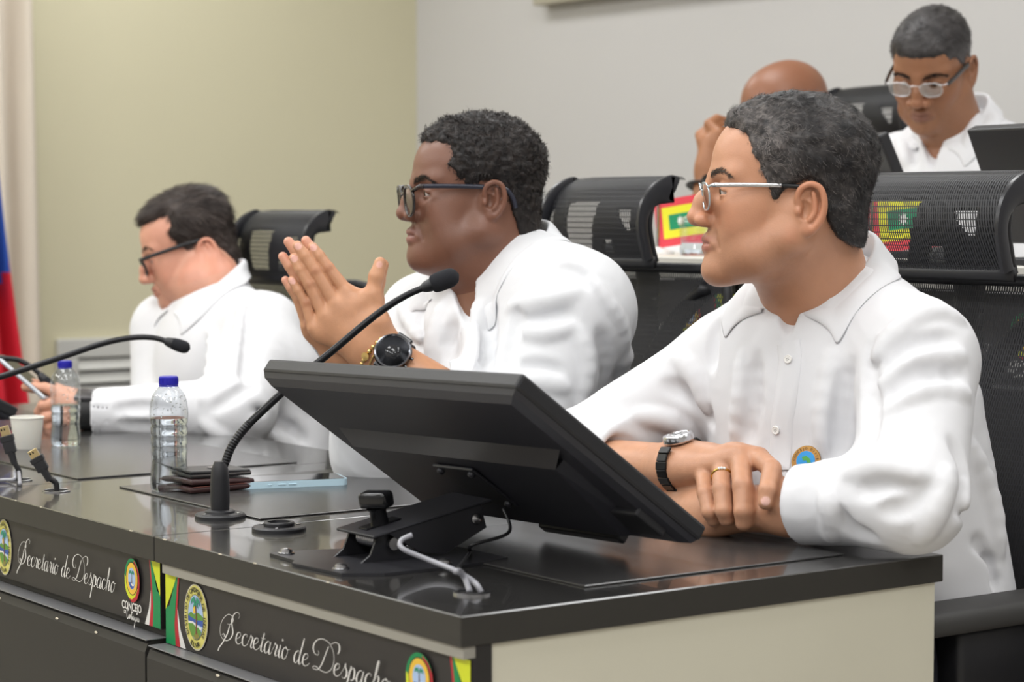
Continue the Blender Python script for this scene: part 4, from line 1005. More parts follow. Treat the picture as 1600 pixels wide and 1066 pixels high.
def poly_sd(P2, x, z):
    """signed distance to polygon in 2D (negative inside)"""
    P2 = np.asarray(P2, float); d = np.full(len(x), 9.0); inside = np.zeros(len(x), bool); n = len(P2)
    for i in range(n):
        a, b = P2[i], P2[(i+1) % n]; e = b-a; wx, wz = x-a[0], z-a[1]
        h = np.clip((wx*e[0]+wz*e[1])/max(e@e, 1e-12), 0, 1)
        d = np.minimum(d, np.hypot(wx-e[0]*h, wz-e[1]*h))
        c = ((a[1] > z) != (b[1] > z)) & (x < (b[0]-a[0])*(z-a[1])/((b[1]-a[1]) if abs(b[1]-a[1]) > 1e-9 else 1e-9)+a[0])
        inside ^= c
    return np.where(inside, -d, d)

HP0 = dict(cr=(.094, .074, .080), crc=(-.018, .050), brow=.093, brz=.029, nose=(.120, -.023), nw=.013, lip=.1005, mz=-.0565, chin=(.080, -.090), chr=(.020, .023, .019),
           jaw=.056, jawz=-.048, jr=.021, cheek=.026, fat=0.0, ear=(-.020, -.006), earh=.033, open=.0022, lipr=.0062, eyez=.010, neckr=.058)
def skull(F, h):
    cx, cz = h['crc']
    F.ell((cx, 0, cz), h['cr'], .03)
    F.ell((.026, 0, .045), (h['brow']-.028, .064, .064), .03)
    return F
def head_ops(F, h):
    S2 = (1, -1)
    skull(F, h)
    F.ell((.026, 0, -.012), (.064, .062, .066), .03)                                    # mid face
    for s in S2:
        F.ell((.050, s*.043, -.016), (.030, .022, .026), .025)                          # cheekbone
        F.ell((.052, s*.036, -.046), (.028, .022+h['fat'], .030), .02)                  # cheek
        F.chain([(-.006, s*h['jaw'], -.020), (.000, s*h['jaw'], h['jawz']), (.040, s*(h['jaw']-.012), h['chin'][1]+.022), (h['chin'][0]-.012, s*.018, h['chin'][1]+.004)], [.018, h['jr'], h['jr'], .017], .02)
        F.cap((h['brow']-.014, s*.010, h['brz']), (h['brow']-.030, s*.046, h['brz']+.002), .0125, .011, .012)   # brow ridge
    F.ell((.062, 0, h['mz']+.002), (.036, .034, .036), .02)                             # muzzle
    F.ell((h['chin'][0], 0, h['chin'][1]), h['chr'], .018)
    F.ell((.020, 0, -.070), (.055, .050, .032+h['fat']), .03)                           # under the jaw
    ez = h['eyez']
    for s in S2:
        F.ell((.096, s*.032, ez), (.020, .019, .0115), .012, 's')                       # socket
    nx, nz = h['nose']
    for s in S2:
        F.ell((.0735, s*.0315, ez), (.0135, .0155, .0130), .004)                         # lids over the eyeball
        F.chain([(.092, s*.016, ez-.0005), (.0865, s*.032, ez-.001), (.076, s*.044, ez-.003)], [.0026, .0036, .0018], .003, 's')  # slit
    F.chain([(h['brow']-.006, 0, h['brz']-.006), (nx-.017, 0, nz+.020), (nx-.0115, 0, nz+.002)], [.0085, .0085, .0115], .012)
    F.ell((nx-.0105, 0, nz-.0005), (.0115, .0115, .0100), .006)
    for s in S2:
        F.ell((nx-.020, s*h['nw'], nz-.004), (.0125, .0078, .0088), .006)
    for s in S2:
        F.ell((nx-.013, s*h['nw']*.55, nz-.0125), (.0065, .0036, .0050), .003, 's')
    lx, mz, lr = h['lip'], h['mz'], h['lipr']
    up = [(lx-.0105, -.024, mz-.001), (lx-.003, -.010, mz+.0050), (lx, 0, mz+.0046), (lx-.003, .010, mz+.0050), (lx-.0105, .024, mz-.001)]
    F.chain(up, [.003, lr*.9, lr, lr*.9, .003], .007)
    dn = [(lx-.0105, -.022, mz-.002), (lx-.0035, -.009, mz-.0062), (lx-.0015, 0, mz-.0068), (lx-.0035, .009, mz-.0062), (lx-.0105, .022, mz-.002)]
    F.chain(dn, [.003, lr, lr*1.08, lr, .003], .007)
    F.chain([(lx-.009, -.0245, mz-.0018), (lx+.003, -.010, mz-.0004), (lx+.0065, 0, mz-.0008), (lx+.003, .010, mz-.0004), (lx-.009, .0245, mz-.0018)], [h['open']*.5, h['open'], h['open'], h['open'], h['open']*.5], .003, 's')
    for s in S2:   # crease from nose wing to mouth corner
        F.chain([(nx-.0235, s*.021, nz-.000), (lx-.006, s*.029, mz+.012), (lx-.012, s*.035, mz-.006)], [.0014, .0018, .0010], .006, 's')
    ear_ops(F, h)
    return F
def ear_ops(F, h):
    ex, ez = h['ear']; H = h['earh']; k = H/.033
    for s in (1, -1):
        yb = h.get('eary', .074)
        def e(x, y, z): return (ex + x*k, s*(yb + y), ez + z*k)
        F.ell(e(.004, -.004, 0), (.017*k, .010, .027*k), .006)
        F.ell(e(-.003, .004, .002), (.0175*k, .0050, .0300*k), .005)
        F.ell(e(.0045, .010, -.001), (.0098*k, .011, .0140*k), .003, 's')          # concha
        F.ell(e(-.002, .0125, .0165), (.0085*k, .0080, .0075*k), .003, 's')         # hollow above
        F.ell(e(-.0125, .0125, .004), (.0030*k, .0060, .0150*k), .003, 's')         # groove inside the rim
        hx = catmull([e(.010, .003, .002), e(.014, .006, .014), e(.010, .0095, .0265), e(-.002, .0120, .0325), e(-.0145, .0130, .0270), e(-.0200, .0130, .012), e(-.0195, .0115, -.004), e(-.0140, .0095, -.017), e(-.006, .0075, -.027)], 4)
        F.chain([tuple(p) for p in hx], list(np.interp(np.linspace(0, 1, len(hx)), [0, .3, .7, 1], [.0028*k, .0034*k, .0036*k, .0045*k])), .0025)
        F.ell(e(.000, .0045, -.0265), (.0090*k, .0055, .0090*k), .004)             # lobe
        ah = catmull([e(-.006, .0095, .0215), e(-.0085, .0100, .010), e(-.0085, .0095, -.004), e(-.002, .0085, -.0145)], 4)
        F.chain([tuple(p) for p in ah], .0024*k, .0028)                            # antihelix
        F.ell(e(.0125, .005, -.003), (.0042*k, .0055, .0062*k), .0025)             # tragus

def skin_color(L, N, h, base, lipc, stub=0.0, stubc=(40, 38, 40), red=.25):
    """skin colours per vertex from where it is on the face (lips, beard shadow, flush of nose, cheeks and ears)"""
    base = np.array(lin(base)); lipc = np.array(lin(lipc)); stubc = np.array(lin(stubc))
    C = np.tile(base, (len(L), 1)); x, y, z = L.T; ay = np.abs(y)
    lx, mz = h['lip'], h['mz']
    flush = base*np.array([1.10, .80, .74])
    m = np.exp(-(((x-h['nose'][0]+.012)/.018)**2+(y/.02)**2+((z-h['nose'][1])/.016)**2))*.8 + np.exp(-(((ay-.045)/.022)**2+((z+.022)/.022)**2))*(x > .03)*.7
    m = m + .75*smst(ay, .078, .087)*(np.abs(z-h['ear'][1]) < .045)
    C += (flush-C)*np.clip(m*red*2, 0, 1)[:, None]
    v = vnoise(L*70, 3)*.5 + vnoise(L*170, 4)*.3
    C *= (1+.05*v)[:, None]
    if stub > 0:
        jl = smst(-z, .028, .050)*(1-smst(-z, .125, .150))*smst(x, -.030, .0) 
        jl *= 1-np.exp(-(((ay-.045)/.02)**2+((z+.030)/.018)**2))*.8
        mo = np.exp(-((y/.026)**2+((z-mz-.014)/.007)**2))*(x > .08)
        s = np.clip(jl + mo*.8, 0, 1)*stub*(.75+.25*vnoise(L*420, 8))
        C += (stubc-C)*s[:, None]
    lipm = np.exp(-((y/.0235)**4)) * smst(x, lx-.016, lx-.008) * (1-smst(np.abs(z-mz+.0008), .0075, .0115)*1.0)
    C += (lipc-C)*np.clip(lipm*.85, 0, 1)[:, None]
    return C
def skin_mat(name, rough=.42, sss=.12, bump=.12):
    m = mat(name, (200, 150, 120), rough, bump=bump, bscale=520, sss=sss); nt = m.node_tree
    a = nt.nodes.new('ShaderNodeAttribute'); a.attribute_name = 'tone'
    nt.links.new(a.outputs['Color'], nt.nodes['Principled BSDF'].inputs['Base Color'])
    return m
def hair_mat(name, rough=.5):
    m = mat(name, (30, 28, 28), rough, spec=.35); nt = m.node_tree
    a = nt.nodes.new('ShaderNodeAttribute'); a.attribute_name = 'tone'
    nt.links.new(a.outputs['Color'], nt.nodes['Principled BSDF'].inputs['Base Color'])
    return m
HAIR = hair_mat('hair')
def blades(pts, nrm, dirs, length, width, lift, rng, curl=.3):
    """thin tapering blades (3 joints each): returns V, Q(tri pairs as quads)"""
    n = len(pts); side = np.cross(nrm, dirs); side /= np.maximum(np.linalg.norm(side, axis=1, keepdims=True), 1e-9)
    L = length[:, None]; w = width[:, None]
    c = (rng.random((n, 1))-.5)*2*curl
    p0 = pts - nrm*.0015
    p1 = pts + dirs*L*.5 + nrm*(lift[:, None]*.9) + side*c*L*.25
    p2 = pts + dirs*L + nrm*(lift[:, None]*.7) + side*c*L*.9
    V = np.stack([p0-side*w, p0+side*w, p1-side*w*.8, p1+side*w*.8, p2-side*w*.25, p2+side*w*.25], 1).reshape(-1, 3)
    b = (np.arange(n)*6)[:, None]
    Q = np.concatenate([b+np.array([[0, 1, 3, 2]]), b+np.array([[2, 3, 5, 4]])])
    return V, Q
def make_hair(fr, h, poly, thick, parent, cfun, seed=1, vox=.003, bump=(.0012, 120, .0008, 260), n=9000, blen=(.006, .012), bw=.0005, flow=None, curl=.5, lift=.002, kk=.006, stretch=None):
    """hair cap over the skull inside a hairline polygon, roughened, plus short strands"""
    F = Field(); top, sidet, ztop = thick; poly = np.asarray(poly, float)
    G = Field(); skull(G, h)
    G.ell((-.03, 0, -.03), (.060, .060, .07), .03); G.ell((.026, 0, -.012), (.064, .062, .066), .03); G.cap((-.030, 0, -.020), (-.048, 0, -.13), h['neckr'], h['neckr']+.004, .03)
    for s_ in (1, -1): G.ell((.050, s_*.043, -.016), (.030, .022, .026), .025)
    def f(p):
        x, y, z = p[:, 0], p[:, 1], p[:, 2]
        t = sidet + (top-sidet)*smst(z, ztop-.05, ztop+.025)
        q = poly_sd(poly, x, z)
        d = G.ev(p, local=False) - t*(.30+.70*smst(-q, .0, .020))
        return -_sm(-d, -q, kk)
    F.fn(f, (-.14, -.10, -.12), (.14, .10, .17), 'u', 0)
    V, Q = F.mesh(vox, pad=.004, newton=0)
    N = vnormals(V, Q)
    W = V if stretch is None else V*np.array(stretch)
    V = V + N*(vnoise(W*bump[1], seed)*bump[0] + vnoise(W*bump[3], seed+5)*bump[2])[:, None]*(.25+.75*smst(V[:, 2], -.06, .02))[:, None]
    N = vnormals(V, Q)
    rng = np.random.default_rng(seed)
    i = rng.integers(0, len(V), n); 
    ok = (N[i]*V[i]).sum(1) > .0; i = i[ok]
    pt = V[i] + rng.normal(0, .0012, (len(i), 3)); nn = N[i]
    d = flow(pt) if flow is not None else np.stack([np.full(len(i), -.3), np.zeros(len(i)), np.full(len(i), -.8)], 1)
    d = d + np.stack([vnoise(pt*60, seed+11), vnoise(pt*60, seed+12), vnoise(pt*60, seed+13)], 1)*curl
    d = d - nn*(d*nn).sum(1, keepdims=True); d /= np.maximum(np.linalg.norm(d, axis=1, keepdims=True), 1e-9)
    ln = blen[0] + (blen[1]-blen[0])*rng.random(len(i)); fade = smst(pt[:, 2], -.05, .06)*.6+.4
    BV, BQ = blades(pt, nn, d, ln*fade, np.full(len(i), bw), lift*fade*(.5+rng.random(len(i))), rng, curl)
    C = np.concatenate([cfun(V, rng), np.repeat(cfun(pt, rng, True), 6, 0)])
    VV = np.concatenate([V, BV]); QQ = np.concatenate([Q, BQ+len(V)])
    me = npmesh('hair', fr.w(VV), QQ); set_color(me, 'tone', C)
    return link('hair', me, HAIR, parent)
def make_brows(fr, Lv, Ln, h, parent, color, seed=2, n=420, z0=.0, thick=.004):
    rng = np.random.default_rng(seed); x, y, z = Lv.T; ay = np.abs(y)
    arc = h['brz'] + .004 + z0 + .006*np.sin(np.clip((ay-.010)/.040, 0, 1)*math.pi*.62) - .006*smst(ay, .040, .056)
    w = (np.abs(z-arc) < thick*(1-.55*smst(ay, .030, .054))) & (ay > .011) & (ay < .055) & (x > .05)
    for s in (1, -1):
        ids = np.nonzero(w & (y*s > 0))[0]
        if len(ids) == 0: continue
        k = n//2; i = ids[rng.integers(0, len(ids), k)]
        pt = Lv[i] + rng.normal(0, .0006, (k, 3)); nn = Ln[i]
        d = np.stack([np.full(k, -.35), np.full(k, s*.8), np.full(k, .25)-.5*smst(np.abs(pt[:, 1]), .03, .05)], 1) + rng.normal(0, .15, (k, 3))
        d = d - nn*(d*nn).sum(1, keepdims=True); d /= np.linalg.norm(d, axis=1, keepdims=True)
        V, Q = blades(pt, nn, d, .006+.004*rng.random(k), np.full(k, .00045), np.full(k, .0012), rng, .2)
        me = npmesh('eyebrow', fr.w(V), Q); set_color(me, 'tone', np.tile(lin(color), (len(V), 1))*(.7+.6*rng.random((len(V), 1))))
        link('eyebrow', me, HAIR, parent)
EYEW = mat('eye_white', (225, 215, 208), .2)
IRIS = mat('iris', (45, 28, 18), .15)
def make_eyes(fr, h, parent, look=(1, 0, -.1)):
    for s in (1, -1):
        m = MB(); m.lathe([(0, -.0118)]+[(.0118*math.sin(a), -.0118*math.cos(a)) for a in np.linspace(.25, math.pi-.25, 12)]+[(0, .0118)], n=20, cap=False)
        c = (.0735, s*.0315, h['eyez']); rot = Vector((0, 0, 1)).rotation_difference(Vector(look))
        bmesh.ops.transform(m.bm, matrix=Matrix.Translation(c) @ rot.to_matrix().to_4x4(), verts=m.bm.verts)
        for v in m.bm.verts: v.co = Vector(fr.w(v.co))
        e = m.build('eye', EYEW, parent, smooth=True)
        m = MB(); m.lathe([(.0058, .0104), (.0040, .0116), (0, .0121)], n=20, cap=False)
        bmesh.ops.transform(m.bm, matrix=Matrix.Translation(c) @ rot.to_matrix().to_4x4(), verts=m.bm.verts)
        for v in m.bm.verts: v.co = Vector(fr.w(v.co))
        m.build('iris', IRIS, e, smooth=True)
def make_head(fr, hp, neck, vox, base, lipc, stub=0, stubc=(45, 42, 44), red=.25, extra=None):
    """head and neck in the head frame; neck = list of (world point, radius)"""
    h = dict(HP0); h.update(hp); F = Field(); head_ops(F, h)
    pts = [(-.030, 0, -.020)] + [tuple(fr.loc(p)) for p, r in neck]; rad = [h['neckr']] + [r for p, r in neck]
    F.chain(pts, rad, .03)
    if extra: extra(F, h)
    V, Q = F.mesh(vox, newton=1)
    N = vnormals(V, Q)
    C = skin_color(V, N, h, base, lipc, stub, stubc, red)
    return h, V, N, Q, C

LENS = None
def make_glasses(fr, label, rim_mat, temple_mat, shape, tz=.016, hinge=(.098, .066), rim=.0018, lensw=.046, lensh=.034, cz=.004, tilt=6, group=None, tipmat=None, tipx=.012, earx=-.018, eary=.078, halfrim=False, tw=.0035, cy=.033, lens_mat=None, cx=.104):
    root = empty('eyeglasses', fr.w((cx, 0, cz))); tag(root, label, 'glasses', group)
    off = np.array(root.location)
    def W(p): return Vector(fr.w(p)-off)
    ct, st = math.cos(R_(tilt)), math.sin(R_(tilt))
    def lp(s, a, k=1.0):
        c, sn = math.cos(a), math.sin(a); e = shape
        u = math.copysign(abs(c)**(2/e), c)*lensw/2*k; v = math.copysign(abs(sn)**(2/e), sn)*lensh/2*k
        if v < 0: u *= 1-.10*(-v/(lensh/2))
        yy = s*cy + u; wrap = -.9*max(0, abs(yy)-.02)**2*3.5
        return (cx + v*st + wrap, yy, cz + v*ct)
    m = MB(); N = 40
    for s in (1, -1):
        m.tube([W(lp(s, 2*math.pi*i/N)) for i in range(N+1)], rim, 8, cap=False)
    m.tube([W((cx+.001, y, cz+lensh*.22+.002*(1-(y/.012)**2))) for y in np.linspace(-.0115, .0115, 7)], rim*1.1, 8)
    for s in (1, -1):
        a = lp(s, R_(35) if s > 0 else R_(145)); m.tube([W(a), W((hinge[0]+.001, s*hinge[1], tz)), W((hinge[0]-.004, s*(hinge[1]+.001), tz))], rim*1.3, 8)
    m.build('front_frame', rim_mat, root, smooth=True)
    for s in (1, -1):
        m = MB(); ring = [W(lp(s, 2*math.pi*i/N, .97)) for i in range(N)]; c = W((cx+.001, s*cy, cz))
        vs = [m.bm.verts.new(p) for p in ring]; vc = m.bm.verts.new(c)
        for i in range(N): m.bm.faces.new((vs[i], vs[(i+1) % N], vc))
        m.build('lens', lens_mat or LENS, root, smooth=True)
        pts = [(hinge[0], s*hinge[1], tz), (.06, s*(hinge[1]+.006), tz+.001), (tipx, s*(eary-.001), tz+.001)]
        tip = [(tipx, s*(eary-.001), tz+.001), (earx+.012, s*eary, tz), (earx-.012, s*(eary+.001), tz-.002), (earx-.024, s*(eary-.001), tz-.014), (earx-.030, s*(eary-.004), tz-.030)]
        if tipmat is None: 
            m = MB(); m.tube(catmull([W(p) for p in pts[:-1]+tip], 5), tw*.6, 8, flat=(1.0, .55)); m.build('temple', temple_mat, root, smooth=True)
        else:
            m = MB(); m.tube(catmull([W(p) for p in pts], 5), tw*.6, 8, flat=(1.0, .55)); t = m.build('temple', temple_mat, root, smooth=True)
            m = MB(); m.tube(catmull([W(p) for p in tip], 5), tw*.62, 8, flat=(1.0, .6)); m.build('temple_tip', tipmat, t, smooth=True)
    return root
LENS = glass_mat('spectacle_lens')
BLACK_P = mat('black_plastic', (26, 26, 28), .35)
SILVER = mat('brushed_silver', (205, 205, 208), .22, 1.0)
DARKP = mat('dark_acetate', (34, 26, 24), .18, coat=.4)
# ================================================================== people: bodies, hands and shirts
cotton = mat('white_cotton', (218, 218, 221), .75, bump=.10, bscale=1800, sss=.0)
linen = mat('white_linen', (218, 219, 222), .8, bump=.22, bscale=1300, stretch=(1, .25, 3))
btn_m = mat('shirt_button', (232, 230, 226), .25)
def hand_ops(F, wrist, fingers, thumb, r=.0098, palm=.0155, k=.007, fore=None, flat=None, wr=.026, thick=.62):
    """fingers: 4 lists [MCP, PIP, DIP, TIP] index..little; thumb [CMC, MCP, IP, TIP]"""
    w = np.asarray(wrist, float); M = [np.asarray(f[0], float) for f in fingers]
    nrm = unit(np.cross(M[0]-w, M[3]-w)); fl = (nrm, thick)
    sc_ = [1.0, 1.05, .98, .86]
    for i, f in enumerate(fingers):
        F.cap(w + (M[i]-w)*.10, M[i] - unit(M[i]-w)*palm*.62, palm*1.35, palm*.95*sc_[i], .012, flat=fl)
        rr = [r*1.12*sc_[i], r*1.0*sc_[i], r*.92*sc_[i], r*.78*sc_[i]]
        F.cap(M[i]-unit(M[i]-w)*.018, M[i], r*1.15*sc_[i], r*1.1*sc_[i], .006); F.chain(f, rr, .0028)
    for a, b in zip(M, M[1:]): F.cap(a+unit(w-a)*palm*.95, b+unit(w-b)*palm*.95, palm*.85, palm*.85, .010, flat=fl)
    t = [np.asarray(p, float) for p in thumb]
    F.cap(w + (t[0]-w)*.4, t[0], palm*1.1, palm*1.05, .014); F.cap(t[0], t[1], palm*1.02, r*1.25, .012); F.cap(t[1], M[0]+(w-M[0])*.3, r*1.0, palm*.8, .016)
    F.chain(t[1:], [r*1.28, r*1.20, r*.98], .005)
    if fore is not None:
        F.cap(w, w+(np.mean(M, 0)-w)*.35, wr, palm*1.5, .02, flat=(nrm, .78))
        F.chain([w]+[np.asarray(p) for p in fore[0]], [wr]+list(fore[1]), .02, flat=(nrm, .86) if flat is None else flat)
def hand_tone(V, base, nails, knuck, N=None, dark=None):
    base = np.array(lin(base)); C = np.tile(base, (len(V), 1))*(1+.06*vnoise(V*60, 5)+.04*vnoise(V*180, 6))[:, None]
    for p in knuck: 
        d = np.linalg.norm(V-np.asarray(p), axis=1); w = np.exp(-(d/.0072)**2)[:, None]*.7; C = C*(1-w) + (C*np.array([.70, .56, .52]))*w
    for p, col in nails:
        d = np.linalg.norm(V-np.asarray(p), axis=1); w = (1-smst(d, .0050, .0064))[:, None]; C = C*(1-w*.85) + np.array(lin(col))*w*.85
    return C
class Torso:
    def __init__(s, N, yaw, lean=0.0):
        """N neck base; yaw degrees from facing -y towards -x; lean forward degrees"""
        y, l = R_(yaw), R_(lean); f = np.array([-math.sin(y), -math.cos(y), 0]); u = np.array([0, 0, 1.0]); s.l = np.cross(u, f)
        s.f, s.u = f*math.cos(l)-u*math.sin(l), u*math.cos(l)+f*math.sin(l); s.N = np.asarray(N, float); s.M = np.stack([s.f, s.l, s.u], 1)
    def w(s, x, y, z): return s.N + s.f*x + s.l*y + s.u*z
def hits(F, pts, near=1.5, far=6.0):
    """world points where view rays through photo points meet a surface, all at once"""
    R = np.array([ray(px, py) for px, py in pts]); t = np.full(len(R), float(near)); live = np.ones(len(R), bool); ok = np.zeros(len(R), bool)
    for _ in range(120):
        ix = np.nonzero(live)[0]
        if len(ix) == 0: break
        d = F.ev(CAM + R[ix]*t[ix, None], local=False)
        done = d < .0008; ok[ix[done]] = True; t[ix] += np.where(done, 0, np.maximum(d*.85, .0005)); live[ix[done | (t[ix] > far)]] = False
    return [CAM+R[i]*t[i] if ok[i] else None for i in range(len(R))]
def folds(F, specs, near=1.5, depth=.45, k=.014):
    """soft ridges (u) and grooves (s) along photo points, laid on the surface built so far"""
    flat = [p for s in specs for p in s[0]]; H = hits(F, flat, near); i = 0
    for pts, r, mode in specs:
        out = [h for h in H[i:i+len(pts)] if h is not None]; i += len(pts)
        if len(out) < 2: continue
        q = catmull(np.array(out), 3); c = unit(CAM-q.mean(0)); off = -c*r*depth if mode == 'u' else c*r*depth
        n = len(q); F.chain([p+off for p in q], [r*(.35+.65*math.sin(math.pi*(i_+.5)/n)) for i_ in range(n)], k, mode)
def shirt_noise(V, N, amp, seed, M, sc=(9, 22, 8), hem=None):
    W = V@M
    a = 1-np.abs(vnoise(W*np.array(sc)+3.1*vnoise(W*5, seed+2)[:, None], seed))*2
    b = vnoise(W*np.array([sc[0]*2.2, sc[1]*1.3, sc[2]*2.2]), seed+7)
    big = vnoise(W*7, seed+9)
    c = 1-np.abs(vnoise(W*np.array([26, 46, 22])+2*vnoise(W*14, seed+3)[:, None], seed+4))*2
    return V + N*(amp*(.5*a+.35*b)*(.6+.5*big) + .0006*c*(.5+.5*vnoise(W*6, seed+5)))[:, None]
def strip_on(F, pts, w, lift, t, name, mat_, parent, near=1.5, n=4, side=None):
    P3 = hits(F, pts, near); P3 = catmull(np.array([p for p in P3 if p is not None]), n)
    G = F.grad(P3.astype(np.float32)); T = np.gradient(P3, axis=0); T /= np.linalg.norm(T, axis=1, keepdims=True)
    S = np.cross(G, T); S /= np.linalg.norm(S, axis=1, keepdims=True); m = MB(); rings = []
    for i in range(len(P3)):
        row = []
        for x, h in ((-.5, -.004), (-.5, lift), (-.46, lift+t), (-.2, lift+t), (.0, lift+t), (.2, lift+t), (.46, lift+t), (.5, lift), (.5, -.004)):
            p = P3[i]+S[i]*x*w
            d = float(F.ev(np.array([p]))[0]); g = G[i]
            row.append(m.bm.verts.new(Vector(p - g*d*.9 + g*h)))
        rings.append(row)
    for a, b in zip(rings, rings[1:]):
        for j in range(8): m.bm.faces.new((a[j], a[j+1], b[j+1], b[j]))
    return m.build(name, mat_, parent, smooth=True, angle=R_(60))
def button(F, px, py, parent, r=.0056, near=1.5, lift=.002):
    h = F.hit(px, py, near)
    if h is None: return
    g = F.grad(np.array([h], np.float32))[0]; rot = Vector((0, 0, 1)).rotation_difference(Vector(g)).to_matrix()
    m = MB(); m.lathe([(r*.9, 0), (r, .0008), (r, .0016), (r*.86, .0021), (r*.72, .0016), (0, .0015)], h+g*lift, rot=rot, n=20); b = m.build('button', btn_m, parent, smooth=True, angle=R_(30))
    m = MB()
    for i in range(4): m.lathe([(.0006, .0017), (0, .0018)], Vector(h+g*lift)+rot@Vector((.0014*math.cos(i*math.pi/2), .0014*math.sin(i*math.pi/2), 0)), rot=rot, n=6, cap=False)
    m.build('button_holes', groove_m, b)
def collar(F, T, parent, mat_, a=.066, b=.066, open_=16, back=.046, front=.018, tipf=.055, tipl=.050, tipd=.075, backd=.030, x0=.0, tilt=12, leafout=.016, bulge=.010, tab=.70):
    """stand and folded leaf round the neck, in the torso frame (x forward, y left, z up)"""
    n = 72; ang = np.linspace(-180+open_, 180-open_, n); F_ = F
    rows = []
    for dg in ang:
        t = R_(dg); ab = abs(dg)/180; c, s_ = -math.cos(t), math.sin(t)       # 0 deg = nape
        sl = math.tan(R_(tilt))
        def pt(rad, z): x = x0 + c*(a+rad); y = s_*(b+rad); return T.w(x, y, z + (-x*sl))
        hs = back + (front-back)*smst(np.float64(ab), .15, .95)
        base = pt(.006, -.014); mid = pt(.001, hs*.5); top = pt(-.003, hs); fo = pt(.003, hs+.0025); fo2 = pt(.009, hs-.006)
        # leaf edge: short at the nape, long point at the front, then back up the leading edge
        if ab < tab:
            k = smst(np.float64(ab), .10, tab); e = np.asarray(pt(leafout+.006+.022*k, hs-(backd+(tipd-backd)*k**1.5))) + T.f*(tipf-.03)*k**3
        else:
            k = (ab-tab)/(1-open_/180-tab+1e-6); k = min(1, max(0, k))
            tt = R_(180*tab)*np.sign(dg); cx_, sy_ = -math.cos(tt), math.sin(tt); ht = back + (front-back)*smst(np.float64(tab), .15, .95); rr = leafout+.028; xx = x0+cx_*(a+rr); 
            e0 = np.asarray(T.w(xx, sy_*(b+rr), ht-tipd-xx*sl)) + T.f*(tipf-.03)
            e1 = np.asarray(pt(.010, hs-.016)); e = e0*(1-k)+e1*k
        m1 = np.asarray(fo2)*.62+np.asarray(e)*.38; m2 = np.asarray(fo2)*.25+np.asarray(e)*.75
        c_in = np.asarray(T.w(x0, 0, hs*.3)); 
        rows.append([base, mid, top, fo, fo2, m1, m2, e])
    R3 = np.array(rows, float); q = R3[:, 5:8].reshape(-1, 3); kk = np.tile([.0065, .0042, .0016], len(R3))
    for _ in range(7):
        d = F_.ev(q).astype(float); G = F_.grad(q.astype(np.float32))
        st = np.where(d < kk, np.minimum(.012, kk-d), np.where((d > kk+.012) & (d < .05), -np.minimum(.006, d-kk-.012), 0)); q = q + G*st[:, None]
    R3[:, 5:8] = q.reshape(-1, 3, 3); rows = R3
    m = MB(); g = [[m.bm.verts.new(Vector(p)) for p in r] for r in rows]
    for r0, r1 in zip(g, g[1:]):
        for j in range(len(r0)-1): m.bm.faces.new((r0[j], r0[j+1], r1[j+1], r1[j]))
    bmesh.ops.smooth_vert(m.bm, verts=[v for r in g for v in r[5:7]], factor=.4, use_axis_x=True, use_axis_y=True, use_axis_z=True)
    o = m.build('collar', mat_, parent, smooth=True)
    sd = o.modifiers.new('thick', 'SOLIDIFY'); sd.thickness = .0022; sd.offset = 0
    sb = o.modifiers.new('sub', 'SUBSURF'); sb.levels = 1; sb.render_levels = 1
    return o
def cuff_cut(F, c, axis, R, rin, depth=.035):
    """end a sleeve flat at c and hollow it; axis points out of the sleeve"""
    c = np.asarray(c, np.float32); a = np.asarray(unit(axis), np.float32)
    F.fn(lambda p: np.maximum(-((p-c)@a), np.sqrt(((p-c)**2).sum(1))-R*1.6), c-R*1.6, c+R*1.6, 's', .004)
    F.cap(c-a*depth, c+a*.06, rin, rin, .003, 's')
def join_parts(parts):
    V, Q, C, o = [], [], [], 0
    for v, q, c in parts: V.append(v); Q.append(q+o); C.append(c); o += len(v)
    return np.concatenate(V), np.concatenate(Q), np.concatenate(C)
def ring_pts(c, axis, up, ru, rv, n, a0=0, a1=360):
    a = unit(axis); u = np.asarray(up, float); u = unit(u-a*(u@a)); v = np.cross(a, u); c = np.asarray(c, float)
    return [c + u*ru*math.cos(R_(x)) + v*rv*math.sin(R_(x)) for x in np.linspace(a0, a1, n)], a, u, v
trous_m = mat('dark_trousers', (44, 46, 56), .85, bump=.2, bscale=900)
shoe_m = mat('black_shoe', (22, 21, 21), .3)
def legs(T, hipz, parent, floor=0.0, seat=.50):
    """thighs on the seat, shins under the desk, feet on the floor"""
    F = Field(); h = T.N.copy(); h[2] = 0; fw = unit([T.f[0], T.f[1], 0]); S = Field()
    for s in (1, -1):
        hp = h + T.l*s*.09 - fw*.02 + np.array([0, 0, floor+seat+.06]); kn = h + T.l*s*.095 + fw*.38 + np.array([0, 0, floor+seat+.05]); an = h + T.l*s*.085 + fw*.38 + np.array([0, 0, floor+.09])
        F.cap(hp, kn, .095, .070, .03); F.cap(kn, an, .068, .050, .03)
        S.cap(an+np.array([0, 0, -.045]), an+fw*.16+np.array([0, 0, -.055]), .042, .034, .02)
    F.ell(h+np.array([0, 0, floor+seat+.09]), (.19, .19, .12), .03)
    V, Q = F.mesh(.016, newton=0); link('trousers', npmesh('trousers', V, Q), trous_m, parent)
    V, Q = S.mesh(.014, newton=0); link('shoes', npmesh('shoes', V, Q), shoe_m, parent)
